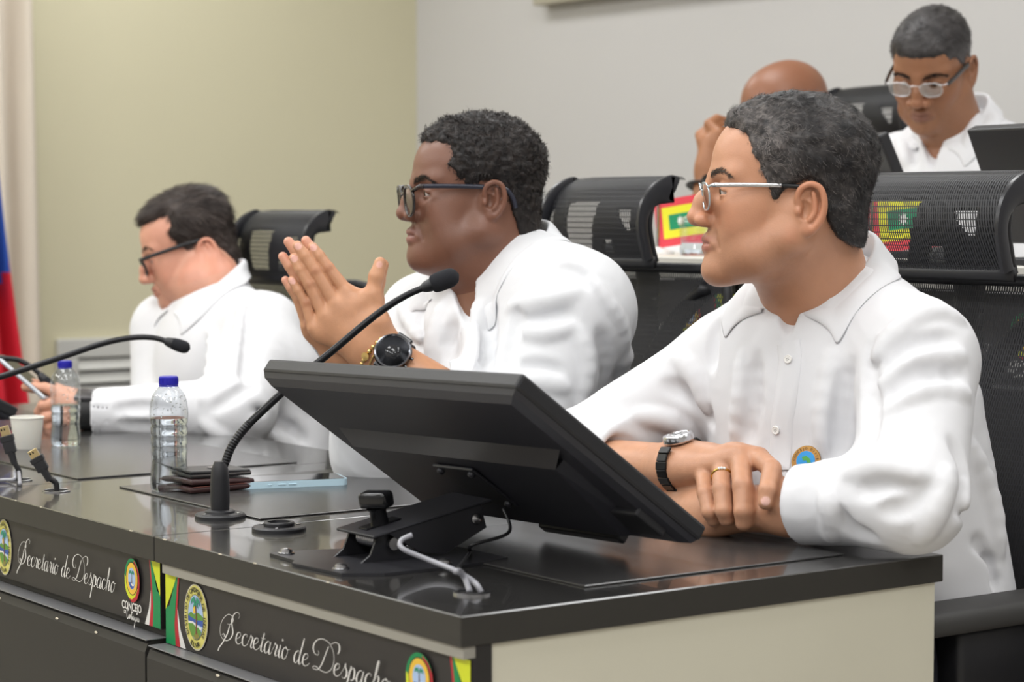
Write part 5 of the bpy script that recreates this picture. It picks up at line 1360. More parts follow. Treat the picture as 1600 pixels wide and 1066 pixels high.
def torso_ops(F, T, S, w=.19, d=.125, belly=.15, drop=.60, k=.05, sw=None, yoke=.058):
    """trunk of a seated man under a loose shirt"""
    M = T.M; SL, SR = S
    F.ell(T.w(.012, 0, -.17), (d, w, .20), k, M=M)
    F.ell(T.w(.030, 0, -.36), (belly, w*.93, .20), k, M=M)
    F.ell(T.w(.010, 0, -.52), (belly*1.05, w*.98, .16), k, M=M)
    F.cap(T.w(-.012, .03, -.022), SL, yoke, yoke*1.12, k); F.cap(T.w(-.012, -.03, -.022), SR, yoke, yoke*1.12, k)
    F.ell(T.w(.0, 0, -.02), (.072, .080, .050), .03, M=M)
# ------------------------------------------------------------------ the nearest man, arms crossed on the desk
def hl(fr, pts, y=.07): return [fr.side(px, py, y) for px, py in pts]
frA = Frame(1225, 312, 1230, 0, -1)
exA, ezA = frA.side(1262, 327, .078)
hpA = dict(ear=(exA, ezA), earh=.0315, lip=.0975, lipr=.0045, chin=(.083, -.092), brow=.094, nose=(.121, -.024), nw=.0145, fat=.004, jaw=.058, open=.0012, crc=(-.020, .048), cr=(.092, .076, .078), neckr=.060)
NA_ = P(1290, 452, 2.93); TA = Torso(NA_, -8, 8)
hA, VA, NrA, QA, CA = make_head(frA, hpA, [(P(1270, 440, 2.90), .064), (TA.w(.0, 0, -.06), .075)], .0020, (188, 137, 107), (156, 94, 82), .18, (92, 72, 62))
personA = tag(empty('person', (0, 0, 0)), 'grey-haired man in a white shirt and silver glasses leaning on crossed forearms, nearest the camera', 'person')
SKIN = skin_mat('skin')
polyA = hl(frA, [(1139, 193), (1158, 203), (1172, 210), (1175, 232), (1184, 259), (1196, 285), (1202, 306), (1214, 316), (1226, 300), (1240, 292), (1261, 284), (1284, 305), (1294, 345), (1310, 370), (1336, 385)]) + [(-.16, -.07), (-.16, .2), (.2, .2), (.2, .11)]
def chA(p, rng, strand=False):
    n = len(p); x, z = p[:, 0], p[:, 2]
    g = .20 + .55*smst(x, -.03, .06)*(1-smst(z, .10, .135)) + .25*vnoise(p*45, 21)
    dark = np.array(lin((24, 23, 25))); grey = np.array(lin((138, 130, 126)))
    cl = vnoise(p*np.array([170, 110, 150])+2.5*vnoise(p*60, 40)[:, None], 41)
    t = np.clip(g, 0, 1)[:, None]
    if strand: t = np.where(rng.random((n, 1)) < .10+.45*t, .30+.75*t, .05)
    else: t = np.clip(t*(.42+.40*cl[:, None]), 0, 1)
    return dark + (grey-dark)*t
def flA(p):
    x, y, z = p.T
    return np.stack([-.5-.4*smst(z, .05, .1), np.sign(y)*.15, -.8+1.0*smst(z, .04, .12)], 1)
make_hair(frA, hA, polyA, (.011, .006, .07), personA, chA, 3, n=30000, flow=flA, curl=1.1, blen=(.0045, .0095), lift=.0011, bump=(.0020, 90, .0012, 220), bw=.00022)
make_brows(frA, VA, NrA, hA, personA, (74, 64, 58), thick=.0030, n=420, z0=-.005)
make_eyes(frA, hA, personA, (1, 0, -.12))
make_glasses(frA, 'silver-framed eyeglasses with black tips worn by the grey-haired nearest man', mat('clear_rim', (190, 200, 205), .1, .6), SILVER, 3.0, tz=.016, hinge=(.097, .064), cz=.002, rim=.0013, tipmat=BLACK_P, tipx=.012, lensw=.048, lensh=.034, tw=.0046)
# arms
SLA, SRA = P(1432, 562, 2.80), P(1142, 572, 3.05)
ELA, WLA = P(1424, 776, 2.665), P(1118, 797, 2.835)
ERA, WRA = P(884, 725, 3.08), P(1060, 727, 2.895)
HA = Field()
dA = 2.775
fing = [[P(1186, 716, 2.801), P(1206, 733, 2.762), P(1199, 766, 2.738), P(1196, 785, 2.734)],
        [P(1157, 712, 2.811), P(1160, 760, 2.771), P(1161, 799, 2.758), P(1161, 817, 2.762)],
        [P(1128, 722, 2.826), P(1128, 765, 2.786), P(1131, 798, 2.772), P(1134, 811, 2.776)],
        [P(1100, 733, 2.841), P(1102, 771, 2.801), P(1108, 800, 2.786), P(1113, 812, 2.791)]]
hand_ops(HA, WRA, fing, [P(1100, 728, 2.90), P(1150, 735, 2.90), P(1180, 752, 2.89), P(1200, 765, 2.88)], r=.0118, palm=.0185, fore=([ERA], [.043]), wr=.030, thick=.72)
lf = [[P(1050+4*i, 772+12*i, 2.905-.012*i), P(1012+6*i, 784+10*i, 2.91-.012*i), P(1018+6*i, 808+6*i, 2.90-.01*i), P(1036+4*i, 818+3*i, 2.89-.01*i)] for i in range(4)]
hand_ops(HA, WLA, lf, [P(1095, 785, 2.885), P(1060, 772, 2.915), P(1030, 770, 2.93), P(1010, 776, 2.93)], r=.0112, palm=.018, fore=([P(1240, 793, 2.765), ELA], [.033, .045]), wr=.028, thick=.8)
VH, QH = HA.mesh(.0018, newton=1)
def nailp(f, toward=None, back=.004): 
    t = np.asarray(f[3]); c = unit(CAM-t); return t + c*.0085 + (np.asarray(f[2])-t)*.10
CH = hand_tone(VH, (192, 142, 112), [(nailp(fing[0]), (232, 188, 176))], [f[1] for f in fing]+[f[0] for f in fing])
core = Field(); torso_ops(core, TA, (SLA, SRA), w=.165, d=.105, belly=.125, yoke=.045)
for a, b, c in ((SLA, ELA, WLA), (SRA, ERA, WRA)): core.cap(a, b, .048, .038, .02); core.cap(b, b+(np.asarray(c)-b)*.6, .036, .030, .02)
VC, QC = core.mesh(.010, newton=0)
V, Q, C = join_parts([(frA.w(VA), QA, CA), (VH, QH, CH), (VC, QC, np.tile(lin((192, 142, 112)), (len(VC), 1)))])
me = npmesh('body', V, Q); set_color(me, 'tone', C); link('body', me, SKIN, personA)
# shirt
FA = Field()
FA.cap(ELA, P(1222, 790, 2.775), .060, .047, .03)
cuff_cut(FA, P(1250, 789, 2.759), P(1222, 790, 2.775)-ELA, .055, .039)
FA.cap(ERA, P(1000, 724, 2.98), .058, .052, .03)
cuff_cut(FA, P(978, 722, 3.0), WRA-ERA, .060, .043)
FA.ell(P(960, 700, 3.05), (.03, .03, .03), .03)
torso_ops(FA, TA, (SLA, SRA), w=.190, d=.130, belly=.155, yoke=.058)
FA.cap(SLA, ELA, .075, .064, .03); FA.cap(SRA, ERA, .068, .060, .03)
FA.cap(P(1436, 640, 2.99), P(1470, 930, 2.97), .085, .098, .05)
folds(FA, (
    ([(1362, 540), (1356, 590), (1358, 650), (1350, 700)], .012, 's'),
    ([(1366, 560), (1400, 520), (1450, 488), (1500, 500)], .008, 'u'), ([(1380, 600), (1430, 560), (1500, 556)], .009, 'u'), ([(1390, 640), (1440, 612), (1510, 616)], .008, 'u'),
    ([(1375, 580), (1425, 540), (1490, 528)], .008, 's'), ([(1385, 622), (1435, 588), (1505, 585)], .008, 's'),
    ([(1340, 770), (1390, 752), (1440, 768)], .010, 's'), ([(1330, 742), (1380, 728), (1430, 742)], .010, 'u'), ([(1380, 800), (1425, 790), (1465, 760)], .010, 's'), ([(1310, 800), (1330, 830), (1360, 840)], .007, 's'),
    ([(1290, 770), (1296, 800), (1298, 840)], .006, 'u'), ([(1440, 840), (1460, 800), (1480, 740)], .010, 'u'),
    ([(1116, 508), (1110, 540), (1112, 570)], .009, 's'), ([(1040, 600), (1080, 620), (1110, 660)], .010, 's'), ([(1000, 650), (1050, 660), (1090, 690)], .009, 'u'), ([(1060, 560), (1090, 590), (1105, 640)], .009, 'u'),
    ([(1160, 560), (1158, 620), (1150, 690)], .009, 'u'), ([(1180, 560), (1176, 630), (1168, 690)], .008, 's'), ([(1300, 560), (1292, 640), (1290, 700)], .010, 'u'), ([(1325, 570), (1316, 640), (1310, 700)], .009, 's'),
    ([(1490, 690), (1510, 740), (1500, 800)], .007, 's'), ([(1520, 700), (1545, 780), (1560, 860)], .012, 'u'), ([(1500, 800), (1530, 850), (1560, 930)], .006, 's')))
vv = TA
a_, b_, c_ = FA.hit(1226, 490), FA.hit(1205, 470), FA.hit(1240, 560)
if a_ is not None and c_ is not None: FA.cap(TA.w(.055, 0, .02), np.asarray(c_)*.5+np.asarray(a_)*.5+TA.f*.01, .030, .005, .004, 's')
VS, QS = FA.mesh(.0042, newton=1); NS = vnormals(VS, QS); VS = shirt_noise(VS, NS, .0024, 31, TA.M, (10, 20, 8))
sA = link('shirt', npmesh('shirt', VS, QS), cotton, personA)
collar(FA, TA, sA, cotton, a=.072, b=.069, open_=20, back=.050, front=.010, tipd=.058, x0=.004, tilt=14)
strip_on(FA, [(1232, 535), (1234, 570), (1228, 620), (1222, 660), (1220, 700), (1218, 735)], .034, .0006, .0014, 'placket', cotton, sA)
for p in ((1233, 562), (1214, 672)): button(FA, *p, sA)
legs(TA, 0, personA)
# round pin on the shirt
h = FA.hit(1262, 722); g = FA.grad(np.array([h], np.float32))[0]; rot = Vector((0, 0, 1)).rotation_difference(Vector(g)).to_matrix()
pin = tag(empty('badge', h+g*.004), 'round gold-rimmed pin with a blue centre on the nearest man\'s shirt front', 'badge')
MB().lathe([(0, 0), (.0195, 0), (.0200, .001), (.0192, .0024), (0, .0026)], rot=rot, n=36).build('rim', mat('pin_gold', (158, 118, 62), .35, .6), pin, smooth=True, angle=R_(40))
MB().lathe([(.0128, .0025), (.0126, .0030), (0, .0031)], rot=rot, n=30).build('enamel', mat('pin_blue', (48, 140, 205), .2), pin, smooth=True, angle=R_(40))
m = MB(); m.prism([(-.007, .002), (-.002, .006), (.004, .005), (.008, .001), (.003, -.001), (.001, .001), (-.003, -.001)], rot@Vector((0, 0, .0031)), rot@Vector((1, 0, 0)), rot@Vector((0, 1, 0)), rot@Vector((0, 0, .0004))); m.build('emblem', mat('pin_green', (70, 150, 60), .3), pin)
L = Plane2(pin, rot@Vector((0, 0, .0024)), rot@Vector((1, 0, 0)), rot@Vector((0, 1, 0)), rot@Vector((0, 0, 1)), 'rim_lettering'); L.add(mat('pin_ink', (90, 60, 30), .5), arc_text('CONCEJO DISTRITAL', 0, 0, .0160, .0160, R_(200), R_(-20), .0042)); L.done()
# ring
rp, ra, ru_, rv_ = ring_pts(fing[2][0]*.48+fing[2][1]*.52, fing[2][1]-fing[2][0], CAM-fing[2][0], .0122, .0122, 25)
gold = mat('ring_gold', (214, 176, 92), .2, 1.0)
rg = tag(empty('ring', rp[0]), 'gold ring with small stones on the nearest man\'s ring finger', 'ring')
MB().tube([Vector(p-rp[0]) for p in rp], .0020, 8, cap=False).build('hoop', gold, rg, smooth=True)
for i in (-1, 0, 1):
    pp = ring_pts(fing[2][0]*.48+fing[2][1]*.52, fing[2][1]-fing[2][0], CAM-fing[2][0], .0135, .0135, 3, i*14, i*14)[0][0]-rp[0]
    m = MB(); bmesh.ops.create_icosphere(m.bm, subdivisions=2, radius=.0021, matrix=Matrix.Translation(pp)); m.build('stone', mat('stone', (240, 240, 235), .05, .3) if 'stone' not in MATS else MATS['stone'], rg, smooth=False)
# watch on the right wrist
wc = WRA - (ERA-WRA)*.045; ax = ERA-WRA
pts, a, u, v = ring_pts(wc, ax, np.array([0, 0, 1.0])*.8+unit(CAM-wc)*.25, .0365, .0395, 19, 34, 326)
wt = tag(empty('wrist_watch', wc), 'steel wristwatch with a black link bracelet on the nearest man\'s wrist', 'watch')
lk = mat('black_link', (30, 30, 31), .35, .5)
for i in range(len(pts)-1):
    c = (pts[i]+pts[i+1])/2; t = unit(pts[i+1]-pts[i]); n_ = np.cross(t, a); rt_ = Matrix((tuple(t), tuple(a), tuple(n_))).transposed()
    MB().box(c-wc, (.0102, .019 if i % 2 else .0175, .0035), rot=rt_, bev=.0008, seg=1).build('link', lk, wt)
rw = Matrix((tuple(v), tuple(a), tuple(np.cross(v, a)))).transposed()
sg = 1 if (np.cross(v, a)@u) > 0 else -1
rw = Matrix((tuple(v), tuple(a*sg), tuple(u))).transposed()
cc = u*.0372
MB().lathe([(.0190, -.006), (.0205, -.004), (.0205, .002), (.0190, .0045), (.0170, .0050), (.0165, .0042)], cc, rot=rw, n=40).build('case', SILVER, wt, smooth=True, angle=R_(35))
MB().lathe([(.0166, .0040), (0, .0044)], cc, rot=rw, n=32).build('dial', mat('white_dial', (226, 228, 230), .15), wt, smooth=True)
m = MB(); m.box(cc+u*.0046, (.0008, .020, .0004), rot=rw); m.box(cc+u*.0047, (.013, .0008, .0004), rot=rw); m.build('hands', blackg, wt)
MB().lathe([(.0028, 0), (.0028, .004), (0, .0042)], cc+a*.0200, rot=Vector((0, 0, 1)).rotation_difference(Vector(a)).to_matrix(), n=12).build('crown', SILVER, wt, smooth=True, angle=R_(40))
# ------------------------------------------------------------------ the man with joined hands
frB = Frame(740, 313, 1008, 14, -1)
exB, ezB = frB.side(767, 314, .076)
hpB = dict(ear=(exB, ezB), earh=.029, lip=.0990, lipr=.0050, mz=-.0555, chin=(.082, -.090), brow=.096, nose=(.120, -.022), nw=.0165, fat=.013, jaw=.060, jr=.024, open=.0015, crc=(-.016, .050), cr=(.093, .077, .078), neckr=.066, eary=.078)
NB = P(786, 440, 3.50); TB = Torso(NB, 2, 6)
def xB(F, h): F.ell((.030, 0, -.088), (.055, .052, .026), .03); F.ell((.000, 0, -.098), (.05, .056, .04), .03)
hB, VB, NrB, QB, CB = make_head(frB, hpB, [(P(778, 430, 3.49), .072), (TB.w(0, 0, -.06), .085)], .0022, (118, 81, 65), (134, 90, 82), .10, (60, 44, 38), .10, xB)
personB = tag(empty('person', (0, 0, 0)), 'man in glasses and a white shirt pressing his palms together above the desk', 'person')
polyB = hl(frB, [(645, 218), (664, 222), (684, 221), (703, 224), (707, 240), (701, 258), (712, 275), (722, 284), (734, 291), (748, 292), (764, 284), (786, 288), (795, 310), (802, 330), (810, 356), (816, 380)]) + [(-.10, -.12), (-.16, -.10), (-.16, .2), (.2, .2), (.2, .085)]
def chB(p, rng, strand=False):
    n = len(p); d = np.array(lin((27, 24, 24))); b = np.array(lin((66, 58, 54)))
    t = np.clip(.15+.3*vnoise(p*140, 4)+(.35*rng.random(n) if strand else 0), 0, 1)[:, None]; return d+(b-d)*t
def flB(p): return np.stack([np.full(len(p), -.2), np.zeros(len(p)), np.full(len(p), -.3)], 1)
make_hair(frB, hB, polyB, (.0085, .0035, .075), personB, chB, 13, vox=.0026, n=16000, flow=flB, curl=1.6, blen=(.004, .008), lift=.0030, bump=(.0028, 150, .0016, 300), bw=.00045)
make_brows(frB, VB, NrB, hB, personB, (30, 24, 22), n=480, thick=.0034, z0=-.007)
make_eyes(frB, hB, personB, (1, -.05, -.08))
make_glasses(frB, 'dark tortoiseshell eyeglasses worn by the man with joined hands', DARKP, mat('dark_blue_temple', (44, 46, 58), .2), 2.6, tz=.019, hinge=(.098, .067), cz=-.003, rim=.0026, lensw=.047, lensh=.045, tw=.0060, eary=.082, cx=.110)
SLB, SRB = P(893, 487, 3.37), P(672, 505, 3.63)
ELB, WLB = P(800, 690, 3.28), P(585, 545, 3.345)
ERB, WRB = P(590, 706, 3.50), P(548, 556, 3.395)
dl = 3.340
def hx(l, d): return [P(x, y, d+k*.001) for k, (x, y) in enumerate(l)]
fB = [hx([(541, 455), (513, 419), (499, 400), (489, 386)], dl), hx([(524, 474), (493, 424), (477, 400), (465, 384)], dl-.004), hx([(507, 493), (484, 445), (469, 421), (459, 403)], dl-.004), hx([(490, 512), (478, 474), (466, 454), (456, 438)], dl)]
fR = [hx([(532, 448), (505, 412), (489, 392), (478, 376)], dl+.030), hx([(513, 468), (480, 417), (463, 393), (451, 378)], dl+.029), hx([(494, 489), (468, 440), (453, 416), (442, 401)], dl+.029), hx([(480, 508), (466, 468), (455, 450), (446, 438)], dl+.030)]
HB = Field()
hand_ops(HB, WLB, fB, hx([(588, 505), (582, 462), (588, 432), (594, 411)], dl-.006), r=.0092, palm=.0185, fore=([ELB], [.046]), wr=.030, thick=.62)
for q in range(4): pass
hand_ops(HB, WRB, fR, hx([(585, 508), (586, 470), (590, 440), (598, 414)], dl+.024), r=.0092, palm=.0185, fore=([ERB], [.046]), wr=.030, thick=.62)
VH, QH = HB.mesh(.0019, newton=1)
def nB(p, q): p = np.asarray(p); return p + unit(CAM-p)*.0072 + (np.asarray(q)-p)*.05
CH = hand_tone(VH, (194, 142, 108), [(nB(f[3], f[2]), (226, 176, 164)) for f in fB] + [(P(593, 413, dl-.006)+unit(CAM-P(593, 413, dl))*.0085, (222, 172, 158))], [f[1]+unit(CAM-f[1])*.008 for f in fB])
dtip = np.min([np.linalg.norm(VH-np.asarray(f[3]), axis=1) for f in fR], 0)
CH = CH + (np.array(lin((224, 160, 142)))-CH)*(.6*np.exp(-(dtip/.016)**2))[:, None]
core = Field(); torso_ops(core, TB, (SLB, SRB), w=.185, d=.13, belly=.15, yoke=.05)
for a, b, c in ((SLB, ELB, WLB), (SRB, ERB, WRB)): core.cap(a, b, .055, .042, .02); core.cap(b, b+(np.asarray(c)-b)*.6, .040, .032, .02)
VC, QC = core.mesh(.010, newton=0)
V, Q, C = join_parts([(frB.w(VB), QB, CB), (VH, QH, CH), (VC, QC, np.tile(lin((118, 80, 60)), (len(VC), 1)))])
me = npmesh('body', V, Q); set_color(me, 'tone', C); link('body', me, SKIN, personB)
FB = Field()
FB.cap(ELB, P(690, 612, 3.31), .070, .052, .03); FB.cap(ERB, P(566, 625, 3.44), .066, .054, .03)
cuff_cut(FB, P(676, 604, 3.313), WLB-ELB, .060, .046); cuff_cut(FB, P(567, 630, 3.445), WRB-ERB, .060, .046)
torso_ops(FB, TB, (SLB, SRB), w=.215, d=.155, belly=.185, yoke=.066)
FB.cap(P(825, 436, 3.47), SLB, .078, .088, .04); FB.cap(SLB, ELB, .090, .072, .03); FB.cap(SRB, ERB, .080, .070, .03)
folds(FB, (
    ([(880, 416), (902, 424), (930, 450)], .006, 's'), ([(810, 500), (850, 500), (892, 490)], .010, 's'), ([(815, 520), (850, 522), (890, 512)], .010, 'u'), ([(800, 480), (850, 470), (895, 460)], .010, 'u'),
    ([(800, 575), (835, 573), (875, 580)], .009, 's'), ([(800, 596), (840, 598), (880, 606)], .010, 'u'), ([(806, 490), (796, 540), (786, 600)], .012, 's'),
    ([(925, 440), (955, 480), (975, 520)], .006, 'u'), ([(940, 520), (950, 570), (940, 630)], .012, 's'), ([(975, 530), (985, 570), (970, 620)], .012, 'u'), ([(905, 520), (915, 580), (900, 650)], .010, 'u'),
    ([(745, 480), (742, 530), (736, 590)], .011, 'u'), ([(765, 470), (764, 530), (756, 590)], .010, 's'), ([(690, 480), (680, 530), (676, 580)], .012, 'u'), ([(660, 470), (650, 510), (660, 550)], .010, 's'), ([(706, 500), (700, 550), (690, 590)], .010, 's'),
    ([(630, 480), (640, 500), (655, 530)], .008, 'u')))
a_, c_ = FB.hit(728, 470), FB.hit(729, 510)
if a_ is not None and c_ is not None: FB.cap(TB.w(.06, 0, .02), np.asarray(c_), .034, .004, .004, 's')
VS, QS = FB.mesh(.0045, newton=1); NS = vnormals(VS, QS); VS = shirt_noise(VS, NS, .0024, 57, TB.M, (10, 20, 8))
sB = link('shirt', npmesh('shirt', VS, QS), linen, personB)
collar(FB, TB, sB, linen, a=.082, b=.080, open_=22, back=.064, front=.004, tipd=.066, x0=.004, tilt=16)
strip_on(FB, [(731, 512), (729, 540), (724, 570), (716, 595)], .034, .0006, .0014, 'placket', linen, sB)
legs(TB, 0, personB)
# watch, bead bracelet and chain on the near wrist
axB = unit(ELB-WLB); tc = unit(CAM-WLB)
wcB = WLB + (ELB-WLB)*.150
sw = tag(empty('smart_watch', wcB), 'round black smartwatch on the near wrist of the man with joined hands', 'watch')
pts, a, u, v = ring_pts(wcB, axB, tc*.9+np.array([0, 0, .35]), .0345, .0350, 41, 38, 322)
m = MB(); rings = []
for p in pts:
    n_ = unit(p-wcB-a*((p-wcB)@a)); rings.append([m.bm.verts.new(Vector(p-wcB+a*s*.0115+n_*h)) for s, h in ((-1, -.001), (-1, .0018), (1, .0018), (1, -.001))])
for r0, r1 in zip(rings, rings[1:]):
    for j in range(4): m.bm.faces.new((r0[j], r0[(j+1) % 4], r1[(j+1) % 4], r1[j]))
m.build('strap', mat('black_rubber', (24, 24, 25), .55), sw, smooth=True, angle=R_(40))
rw = Matrix((tuple(v), tuple(np.cross(u, v)), tuple(u))).transposed(); cc = u*.0345
MB().lathe([(.0255, -.004), (.0275, -.003), (.0285, .001), (.0285, .005), (.0275, .0072)], cc, rot=rw, n=48).build('case', blackg, sw, smooth=True, angle=R_(35))
MB().lathe([(.0275, .0070), (.0272, .0094), (.0255, .0102), (.0238, .0088)], cc, rot=rw, n=48, cap=False).build('bezel_ring', mat('gunmetal', (120, 122, 128), .22, 1.0), sw, smooth=True, angle=R_(35))
MB().lathe([(.0239, .0089), (0, .0091)], cc, rot=rw, n=40).build('display', mat('watch_glass', (40, 41, 44), .08), sw, smooth=True)
for s in (-1, 1): m = MB(); m.box(cc+v*s*.0275, (.010, .026, .008), rot=rw, bev=.002); m.build('lug', blackg, sw)
for s in (-.35, .35): MB().lathe([(.0022, 0), (.0022, .003), (0, .0032)], cc+a*.0282+v*s*.022+u*.003, rot=Vector((0, 0, 1)).rotation_difference(Vector(a)).to_matrix(), n=10).build('side_button', blackg, sw)
bead_m = mat('gold_bead', (216, 186, 122), .2, 1.0)
bc = WLB + (ELB-WLB)*.025
bb = tag(empty('bead_bracelet', bc), 'bracelet of gold beads beside the black smartwatch', 'bracelet')
pts, *_ = ring_pts(bc, axB+np.array([0, 0, -.15]), tc, .0335, .0355, 27); m = MB(); bmesh.ops.create_uvsphere(m.bm, u_segments=10, v_segments=7, radius=.0039); b0 = m.build('bead', bead_m, bb, smooth=True)
for i, p in enumerate(pts[:-1]):
    o = b0 if i == 0 else b0.copy()
    if i: COL.objects.link(o); o.parent = bb
    o.location = p-bc
MB().lathe([(.0062, -.001), (.0062, .001), (0, .0012)], pts[2]+unit(pts[2]-bc)*.003-bc, rot=Vector((0, 0, 1)).rotation_difference(Vector(unit(pts[2]-bc))).to_matrix(), n=20).build('medal', bead_m, bb, smooth=True, angle=R_(40))
bc2 = WLB + (ELB-WLB)*.060; pts, *_ = ring_pts(bc2, axB, tc, .0335, .0350, 60)
br2 = tag(empty('chain_bracelet', bc2), 'thin gold chain bracelet between the beads and the smartwatch', 'bracelet')
MB().tube([Vector(p-bc2) for p in pts], [.0012+.0006*(i % 2) for i in range(60)], 6, cap=False).build('chain', bead_m, br2, smooth=True)
bc3 = WRB + (ERB-WRB)*.05; pts, *_ = ring_pts(bc3, ERB-WRB, tc, .0335, .0345, 40)
br3 = tag(empty('cord_bracelet', bc3), 'red and black cord bracelet on the far wrist of the man with joined hands', 'bracelet')
MB().tube([Vector(p-bc3) for p in pts], .0024, 7, cap=False).build('red_cord', mat('red_cord', (190, 40, 44), .8, bump=.4, bscale=800), br3, smooth=True)
MB().tube([Vector(p-bc3+unit(WRB-ERB)*.006) for p in pts], .0026, 7, cap=False).build('black_cord', mat('black_cord', (24, 20, 20), .8), br3, smooth=True)
# ------------------------------------------------------------------ the man in dark glasses looking down at his phone
frC = Frame(296, 394, 750, 8, 19, 0, .955)
exC, ezC = frC.side(325, 397, .076)
hpC = dict(ear=(exC, ezC), earh=.033, lip=.0985, lipr=.0045, chin=(.080, -.090), brow=.094, nose=(.121, -.024), nw=.014, fat=.006, jaw=.057, open=.0012, crc=(-.018, .048), cr=(.092, .075, .078), neckr=.060)
NC = P(336, 468, 4.62); TC = Torso(NC, 16, 10)
hC, VC_, NrC, QC_, CC = make_head(frC, hpC, [(P(330, 452, 4.62), .064), (TC.w(0, 0, -.06), .078)], .0026, (210, 152, 128), (172, 106, 94), .22, (104, 88, 80), .16)
personC = tag(empty('person', (0, 0, 0)), 'man in dark glasses and a white shirt looking down at a phone at left', 'person')
polyC = hl(frC, [(214, 353), (232, 350), (248, 340), (262, 336), (267, 346), (262, 364), (270, 380), (282, 386), (296, 394), (303, 390), (308, 380), (322, 372), (338, 384), (345, 400), (350, 408)]) + [(-.085, -.060), (-.16, -.05), (-.16, .2), (.2, .2), (.2, .12)]
def chC(p, rng, strand=False):
    n = len(p); d = np.array(lin((40, 32, 29))); b = np.array(lin((104, 92, 86)))
    t = np.clip(.12+.35*vnoise(p*np.array([30, 90, 60]), 4)+(.4*rng.random(n)**2 if strand else 0), 0, 1)[:, None]; return d+(b-d)*t
def flC(p):
    x, y, z = p.T; k = smst(z, .06, .10)
    return np.stack([-.6+1.4*k*smst(x, -.03, .03), -np.sign(y)*.25*k, -.7+.5*k], 1)
make_hair(frC, hC, polyC, (.014, .0045, .085), personC, chC, 23, vox=.003, n=11000, flow=flC, curl=.25, blen=(.014, .028), lift=.0028, bump=(.0022, 90, .0010, 220), bw=.0005, stretch=(.5, 1.3, 1))
make_brows(frC, VC_, NrC, hC, personC, (58, 44, 38), n=300)
make_eyes(frC, hC, personC, (1, 0, -.4))
make_glasses(frC, 'thick black eyeglasses worn by the man looking down at a phone', BLACK_P, BLACK_P, 3.4, tz=.019, hinge=(.098, .067), cz=.002, rim=.0026, lensw=.050, lensh=.036, tw=.0066, eary=.080, lens_mat=glass_mat('tinted_lens', (205, 195, 215), .2))
SLC, SRC = P(412, 520, 4.48), P(262, 515, 4.75)
ELC, WLC = P(372, 640, 4.16), P(128, 644, 4.20)
ERC, WRC = P(250, 655, 4.66), P(118, 664, 4.44)
HC = Field()
g_ = lambda l, d: [P(x, y, d+k) for x, y, k in l]
fC = [g_([(92, 614, 0), (70, 607, .0), (52, 606, .0), (40, 605, .002)], 4.235), g_([(90, 630, -.006), (68, 634, -.012), (62, 644, -.004), (72, 650, .010)], 4.235), g_([(92, 646, -.006), (72, 652, -.012), (68, 661, -.002), (78, 664, .012)], 4.235), g_([(95, 660, .0), (78, 667, -.006), (75, 674, .002), (84, 676, .012)], 4.235)]
hand_ops(HC, WLC, fC, g_([(112, 622, .03), (88, 612, .035), (66, 604, .03), (48, 600, .028)], 4.235), r=.0108, palm=.017, fore=([ELC], [.033]), wr=.029, thick=.8)
fCR = [g_([(82, 664, .01*i), (62, 668-2*i, .01*i), (60, 678, .01*i), (70, 682, .01*i)], 4.40) for i in range(4)]
hand_ops(HC, WRC, fCR, g_([(100, 656, 0), (84, 650, 0), (72, 648, 0), (62, 650, 0)], 4.38), r=.0105, palm=.017, fore=([ERC], [.042]), wr=.028)
VH, QH = HC.mesh(.0028, newton=1); CH = hand_tone(VH, (212, 156, 130), [], [f[1] for f in fC])
core = Field(); torso_ops(core, TC, (SLC, SRC), w=.155, d=.095, belly=.115, yoke=.040)
for a, b, c in ((SLC, ELC, WLC), (SRC, ERC, WRC)): core.cap(a, b, .036, .032, .02); core.cap(b, b+(np.asarray(c)-b)*.6, .032, .028, .02)
VK, QK = core.mesh(.012, newton=0)
V, Q, C = join_parts([(frC.w(VC_), QC_, CC), (VH, QH, CH), (VK, QK, np.tile(lin((210, 152, 128)), (len(VK), 1)))])
me = npmesh('body', V, Q); set_color(me, 'tone', C); link('body', me, SKIN, personC)
FC = Field()
FC.cap(ELC, P(160, 645, 4.185), .060, .046, .03); FC.cap(ERC, P(150, 666, 4.47), .055, .045, .03)
cuff_cut(FC, P(150, 645, 4.186), P(160, 645, 4.185)-ELC, .060, .038); cuff_cut(FC, P(142, 665, 4.46), WRC-ERC, .060, .040)
torso_ops(FC, TC, (SLC, SRC), w=.195, d=.140, belly=.170, yoke=.058)
FC.cap(SLC, ELC, .082, .068, .03); FC.cap(SRC, ERC, .075, .062, .03)
FC.cap(P(430, 600, 4.40), P(432, 720, 4.36), .10, .11, .05)
folds(FC, (([(330, 520), (330, 580), (318, 625)], .010, 'u'), ([(380, 470), (374, 530), (362, 590)], .012, 'u'), ([(392, 480), (390, 540), (384, 600)], .012, 's'),
    ([(330, 640), (360, 620), (400, 600)], .010, 's'), ([(320, 660), (350, 680), (400, 690)], .010, 'u'), ([(400, 640), (440, 660), (480, 690)], .010, 's'), ([(390, 660), (430, 690), (480, 716)], .010, 'u'), ([(420, 580), (460, 600), (480, 640)], .010, 'u'),
    ([(180, 640), (220, 636), (270, 640)], .008, 's'), ([(190, 665), (230, 668), (280, 665)], .008, 's')), near=3)
VS, QS = FC.mesh(.0058, newton=1); NS = vnormals(VS, QS); VS = shirt_noise(VS, NS, .0028, 77, TC.M, (9, 18, 7))
sC = link('shirt', npmesh('shirt', VS, QS), cotton, personC)
collar(FC, TC, sC, cotton, a=.074, b=.071, open_=20, back=.052, front=.014, tipd=.062, x0=.004, tilt=14)
legs(TC, 0, personC)
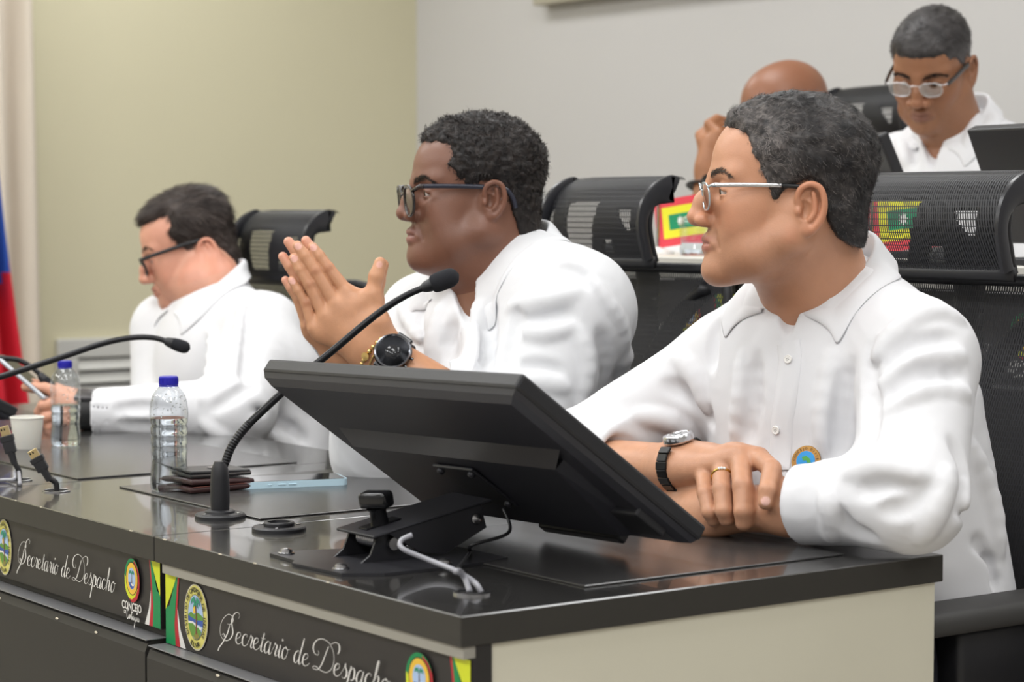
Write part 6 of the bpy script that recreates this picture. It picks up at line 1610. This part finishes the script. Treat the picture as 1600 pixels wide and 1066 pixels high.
wc = WLC + (ELC-WLC)*.05; pts, a, u, v = ring_pts(wc, ELC-WLC, np.array([0, 0, 1.0])+unit(CAM-wc)*.5, .034, .036, 33)
cw = tag(empty('wrist_watch', wc), 'black watch on the wrist of the man looking down at a phone', 'watch')
m = MB(); rings = []
for p in pts:
    n_ = unit(p-wc); rings.append([m.bm.verts.new(Vector(p-wc+a*s*.013+n_*h)) for s, h in ((-1, -.001), (-1, .002), (1, .002), (1, -.001))])
for r0, r1 in zip(rings, rings[1:]):
    for j in range(4): m.bm.faces.new((r0[j], r0[(j+1) % 4], r1[(j+1) % 4], r1[j]))
m.build('strap', bpy.data.materials['black_rubber'], cw, smooth=True, angle=R_(40))
rw = Matrix((tuple(v), tuple(np.cross(u, v)), tuple(u))).transposed()
m = MB(); m.box(u*.037, (.036, .040, .009), rot=rw, bev=.003); m.build('case', mat('grey_case', (96, 94, 96), .3, .6), cw, smooth=True, angle=R_(40))
hp = P(50, 592, 4.25); tp0, tp1 = P(66, 612, 4.25), P(18, 570, 4.27)
axp = unit(tp1-tp0); np_ = unit(np.cross(axp, np.array([.35, -.6, .2]))); sdp = np.cross(np_, axp); rp_ = Matrix((tuple(sdp), tuple(axp), tuple(np_))).transposed()
hpn = tag(empty('smartphone', (tp0+tp1)/2), 'smartphone held up by the man in dark glasses', 'phone')
MB().box((0, 0, 0), (.066, .135, .008), rot=rp_, bev=.003, seg=3).build('case', mat('silver_phone', (196, 200, 206), .25, .3), hpn, smooth=True, angle=R_(40))
MB().box(np_*.0042, (.060, .127, .0006), rot=rp_).build('screen', ph_glass, hpn)
# ------------------------------------------------------------------ second row: grey-haired man reading, and bald man with clasped hands
frD = Frame(1457, 112, 790, 60, 26, -3, .95)
hpD = dict(ear=(-.016, -.004), earh=.031, lip=.099, lipr=.0052, mz=-.057, chin=(.080, -.090), brow=.096, nose=(.120, -.024), nw=.0175, fat=-.004, jaw=.051, open=.0014, crc=(-.018, .048), cr=(.092, .072, .077), neckr=.058, eary=.071)
ND = P(1496, 207, 4.50); TD = Torso(ND, -2, 12)
hD, VD, NrD, QD, CD = make_head(frD, hpD, [(P(1482, 190, 4.47), .060), (TD.w(0, 0, -.06), .070)], .0028, (150, 104, 76), (122, 80, 68), .22, (84, 66, 56), .15)
personD = tag(empty('person', (0, 0, 0)), 'grey-haired man in glasses and a white shirt reading in the second row at right', 'person')
polyD = [(.080, .064), (.066, .066), (.060, .050), (.040, .046), (.030, .030), (.012, .018), (.006, .0), (-.004, .012), (-.006, .030), (-.024, .034), (-.042, .012), (-.050, -.02), (-.07, -.045), (-.10, -.055), (-.16, -.05), (-.16, .2), (.2, .2), (.2, .085)]
def chD(p, rng, strand=False):
    n = len(p); d = np.array(lin((40, 37, 37))); g = np.array(lin((112, 108, 108)))
    t = np.clip(.15+.55*smst(-p[:, 2], -.075, -.03)+.25*vnoise(p*60, 9)+(.25*rng.random(n) if strand else 0), 0, 1)[:, None]; return d+(g-d)*t*.8
make_hair(frD, hD, polyD, (.007, .0025, .075), personD, chD, 33, vox=.0032, n=6000, flow=flB, curl=.8, blen=(.004, .008), lift=.0018, bump=(.0010, 120, .0008, 260))
make_brows(frD, VD, NrD, hD, personD, (30, 24, 22), n=420, thick=.0042, z0=-.009)
make_eyes(frD, hD, personD, (1, 0, -.5))
make_glasses(frD, 'rimless eyeglasses with dark temples worn by the man reading in the second row', SILVER, DARKP, 2.8, tz=.017, hinge=(.100, .066), cz=.007, rim=.0009, lensw=.046, lensh=.031, tw=.0085, cx=.112, lens_mat=glass_mat('bright_lens', (205, 214, 224), .45))
SLD, SRD = TD.w(0, .185, -.075), TD.w(0, -.185, -.075)
ELD, ERD = TD.w(.12, .25, -.30), TD.w(.12, -.24, -.30); WLD, WRD = TD.w(.36, .10, -.33), TD.w(.36, -.10, -.33)
HD = Field()
for W_, E_, s in ((WLD, ELD, 1), (WRD, ERD, -1)):
    b = lambda x, y, z: W_ + TD.f*x - TD.l*s*y + TD.u*z
    hand_ops(HD, W_, [[b(.08, .03-.02*i, 0), b(.11, .035-.022*i, -.012), b(.118, .034-.022*i, -.032), b(.108, .034-.022*i, -.044)] for i in range(4)], [b(.03, .04, 0), b(.06, .052, -.01), b(.09, .055, -.016), b(.108, .05, -.02)], r=.0105, palm=.017, fore=([E_], [.042]), wr=.028)
VH, QH = HD.mesh(.0034, newton=1); CH = hand_tone(VH, (146, 98, 70), [], [])
core = Field(); torso_ops(core, TD, (SLD, SRD), w=.16, d=.105, belly=.12, yoke=.042)
for a, b, c in ((SLD, ELD, WLD), (SRD, ERD, WRD)): core.cap(a, b, .045, .036, .02); core.cap(b, b+(np.asarray(c)-b)*.6, .034, .03, .02)
VK, QK = core.mesh(.013, newton=0)
V, Q, C = join_parts([(frD.w(VD), QD, CD), (VH, QH, CH), (VK, QK, np.tile(lin((146, 98, 70)), (len(VK), 1)))])
me = npmesh('body', V, Q); set_color(me, 'tone', C); link('body', me, SKIN, personD)
FD = Field(); torso_ops(FD, TD, (SLD, SRD), w=.185, d=.135, belly=.15, yoke=.056)
for a, b, c in ((SLD, ELD, WLD), (SRD, ERD, WRD)):
    FD.cap(a, b, .074, .064, .03); e_ = b+(np.asarray(c)-b)*.75; FD.cap(b, e_, .060, .048, .03); cuff_cut(FD, e_, np.asarray(c)-b, .055, .040)
a_, c_ = FD.hit(1462, 232, 3), FD.hit(1456, 262, 3)
if a_ is not None and c_ is not None: FD.cap(TD.w(.06, 0, .02), np.asarray(c_), .036, .004, .004, 's')
folds(FD, (([(1560, 195), (1570, 210), (1590, 220)], .008, 's'), ([(1420, 215), (1425, 235), (1430, 255)], .010, 's'), ([(1405, 215), (1412, 235), (1418, 255)], .010, 'u'), ([(1525, 180), (1520, 205), (1512, 235)], .008, 'u')), near=3)
VS, QS = FD.mesh(.0062, newton=1); NS = vnormals(VS, QS); VS = shirt_noise(VS, NS, .004, 91, TD.M, (9, 18, 7))
sD = link('shirt', npmesh('shirt', VS, QS), cotton, personD)
collar(FD, TD, sD, cotton, a=.070, b=.068, open_=24, back=.050, front=.010, tipd=.060, x0=.004, tilt=14)
legs(TD, 0, personD, floor=RZ, seat=.46)

frE = Frame(1226, 190, 722, 30, 12, 0, 1.0)
hpE = dict(fat=.004, neckr=.058)
NE = P(1262, 318, 5.02); TE = Torso(NE, 4, 8)
hE, VE, NrE, QE, CE = make_head(frE, hpE, [(P(1252, 290, 4.98), .062), (TE.w(0, 0, -.06), .072)], .0034, (138, 92, 68), (120, 74, 64), .2, (70, 52, 44), .12)
personE = tag(empty('person', (0, 0, 0)), 'bald man with hands clasped at his mouth, mostly hidden behind the nearest man', 'person')
make_brows(frE, VE, NrE, hE, personE, (40, 30, 26), n=260); make_eyes(frE, hE, personE)
SLE, SRE = TE.w(0, .185, -.08), TE.w(0, -.185, -.08)
dE = 4.78
WLE, WRE = P(1112, 262, dE-.01), P(1130, 258, dE+.06); ELE, ERE = P(1088, 400, dE-.05), P(1150, 410, dE+.12)
HE_ = Field(); gE = lambda l, d: [P(x, y, d+k) for x, y, k in l]
f1_ = [gE([(1122+3*i, 208+9*i, -.03+.006*i), (1108+2*i, 194+9*i, -.015), (1120+3*i, 186+9*i, .012), (1138, 190+9*i, .03)], dE) for i in range(4)]
f2_ = [gE([(1140-2*i, 204+9*i, .05), (1128-2*i, 190+9*i, .045), (1112-2*i, 192+9*i, .02), (1104, 202+9*i, .0)], dE) for i in range(4)]
hand_ops(HE_, WLE, f1_, gE([(1106, 236, -.01), (1100, 220, -.01), (1096, 212, .0), (1102, 204, .012)], dE), r=.0108, palm=.0175, fore=([ELE], [.040]), wr=.028)
hand_ops(HE_, WRE, f2_, gE([(1128, 236, .05), (1116, 224, .03), (1106, 216, .02), (1098, 212, .012)], dE), r=.0108, palm=.0175, fore=([ERE], [.040]), wr=.028)
VH, QH = HE_.mesh(.0034, newton=1); CH = hand_tone(VH, (158, 108, 76), [], [f[1] for f in f1_])
core = Field(); torso_ops(core, TE, (SLE, SRE), w=.16, d=.105, belly=.12, yoke=.042)
for a, b, c in ((SLE, ELE, WLE), (SRE, ERE, WRE)): core.cap(a, b, .045, .036, .02); core.cap(b, b+(np.asarray(c)-b)*.6, .034, .03, .02)
VK, QK = core.mesh(.014, newton=0)
V, Q, C = join_parts([(frE.w(VE), QE, CE), (VH, QH, CH), (VK, QK, np.tile(lin((146, 90, 62)), (len(VK), 1)))])
me = npmesh('body', V, Q); set_color(me, 'tone', C); link('body', me, SKIN, personE)
FE = Field(); torso_ops(FE, TE, (SLE, SRE), w=.185, d=.135, belly=.15, yoke=.056)
for a, b, c in ((SLE, ELE, WLE), (SRE, ERE, WRE)):
    FE.cap(a, b, .074, .062, .03); e_ = b+(np.asarray(c)-b)*.30; FE.cap(b, e_, .058, .048, .03); cuff_cut(FE, e_, np.asarray(c)-b, .055, .042)
VS, QS = FE.mesh(.008, newton=1); NS = vnormals(VS, QS); VS = shirt_noise(VS, NS, .005, 95, TE.M, (9, 18, 7))
sE = link('shirt', npmesh('shirt', VS, QS), cotton, personE)
collar(FE, TE, sE, cotton, a=.072, b=.069, open_=22)
legs(TE, 0, personE, floor=RZ, seat=.46)
bcE = WLE + (ELE-WLE)*.22; pts, *_ = ring_pts(bcE, ELE-WLE, CAM-bcE, .038, .038, 30)
bE = tag(empty('wrist_watch', bcE), 'dark watch strap on the forearm of the bald man clasping his hands', 'watch')
MB().tube([Vector(p-bcE) for p in pts], .006, 8, cap=False, flat=(.5, 1.8)).build('strap', bpy.data.materials['black_rubber'], bE, smooth=True)
MB().lathe([(.017, -.002), (.018, .002), (.016, .006), (0, .0065)], pts[0]-bcE, rot=Vector((0, 0, 1)).rotation_difference(Vector(unit(pts[0]-bcE))).to_matrix(), n=24).build('case', blackg, bE, smooth=True, angle=R_(40))
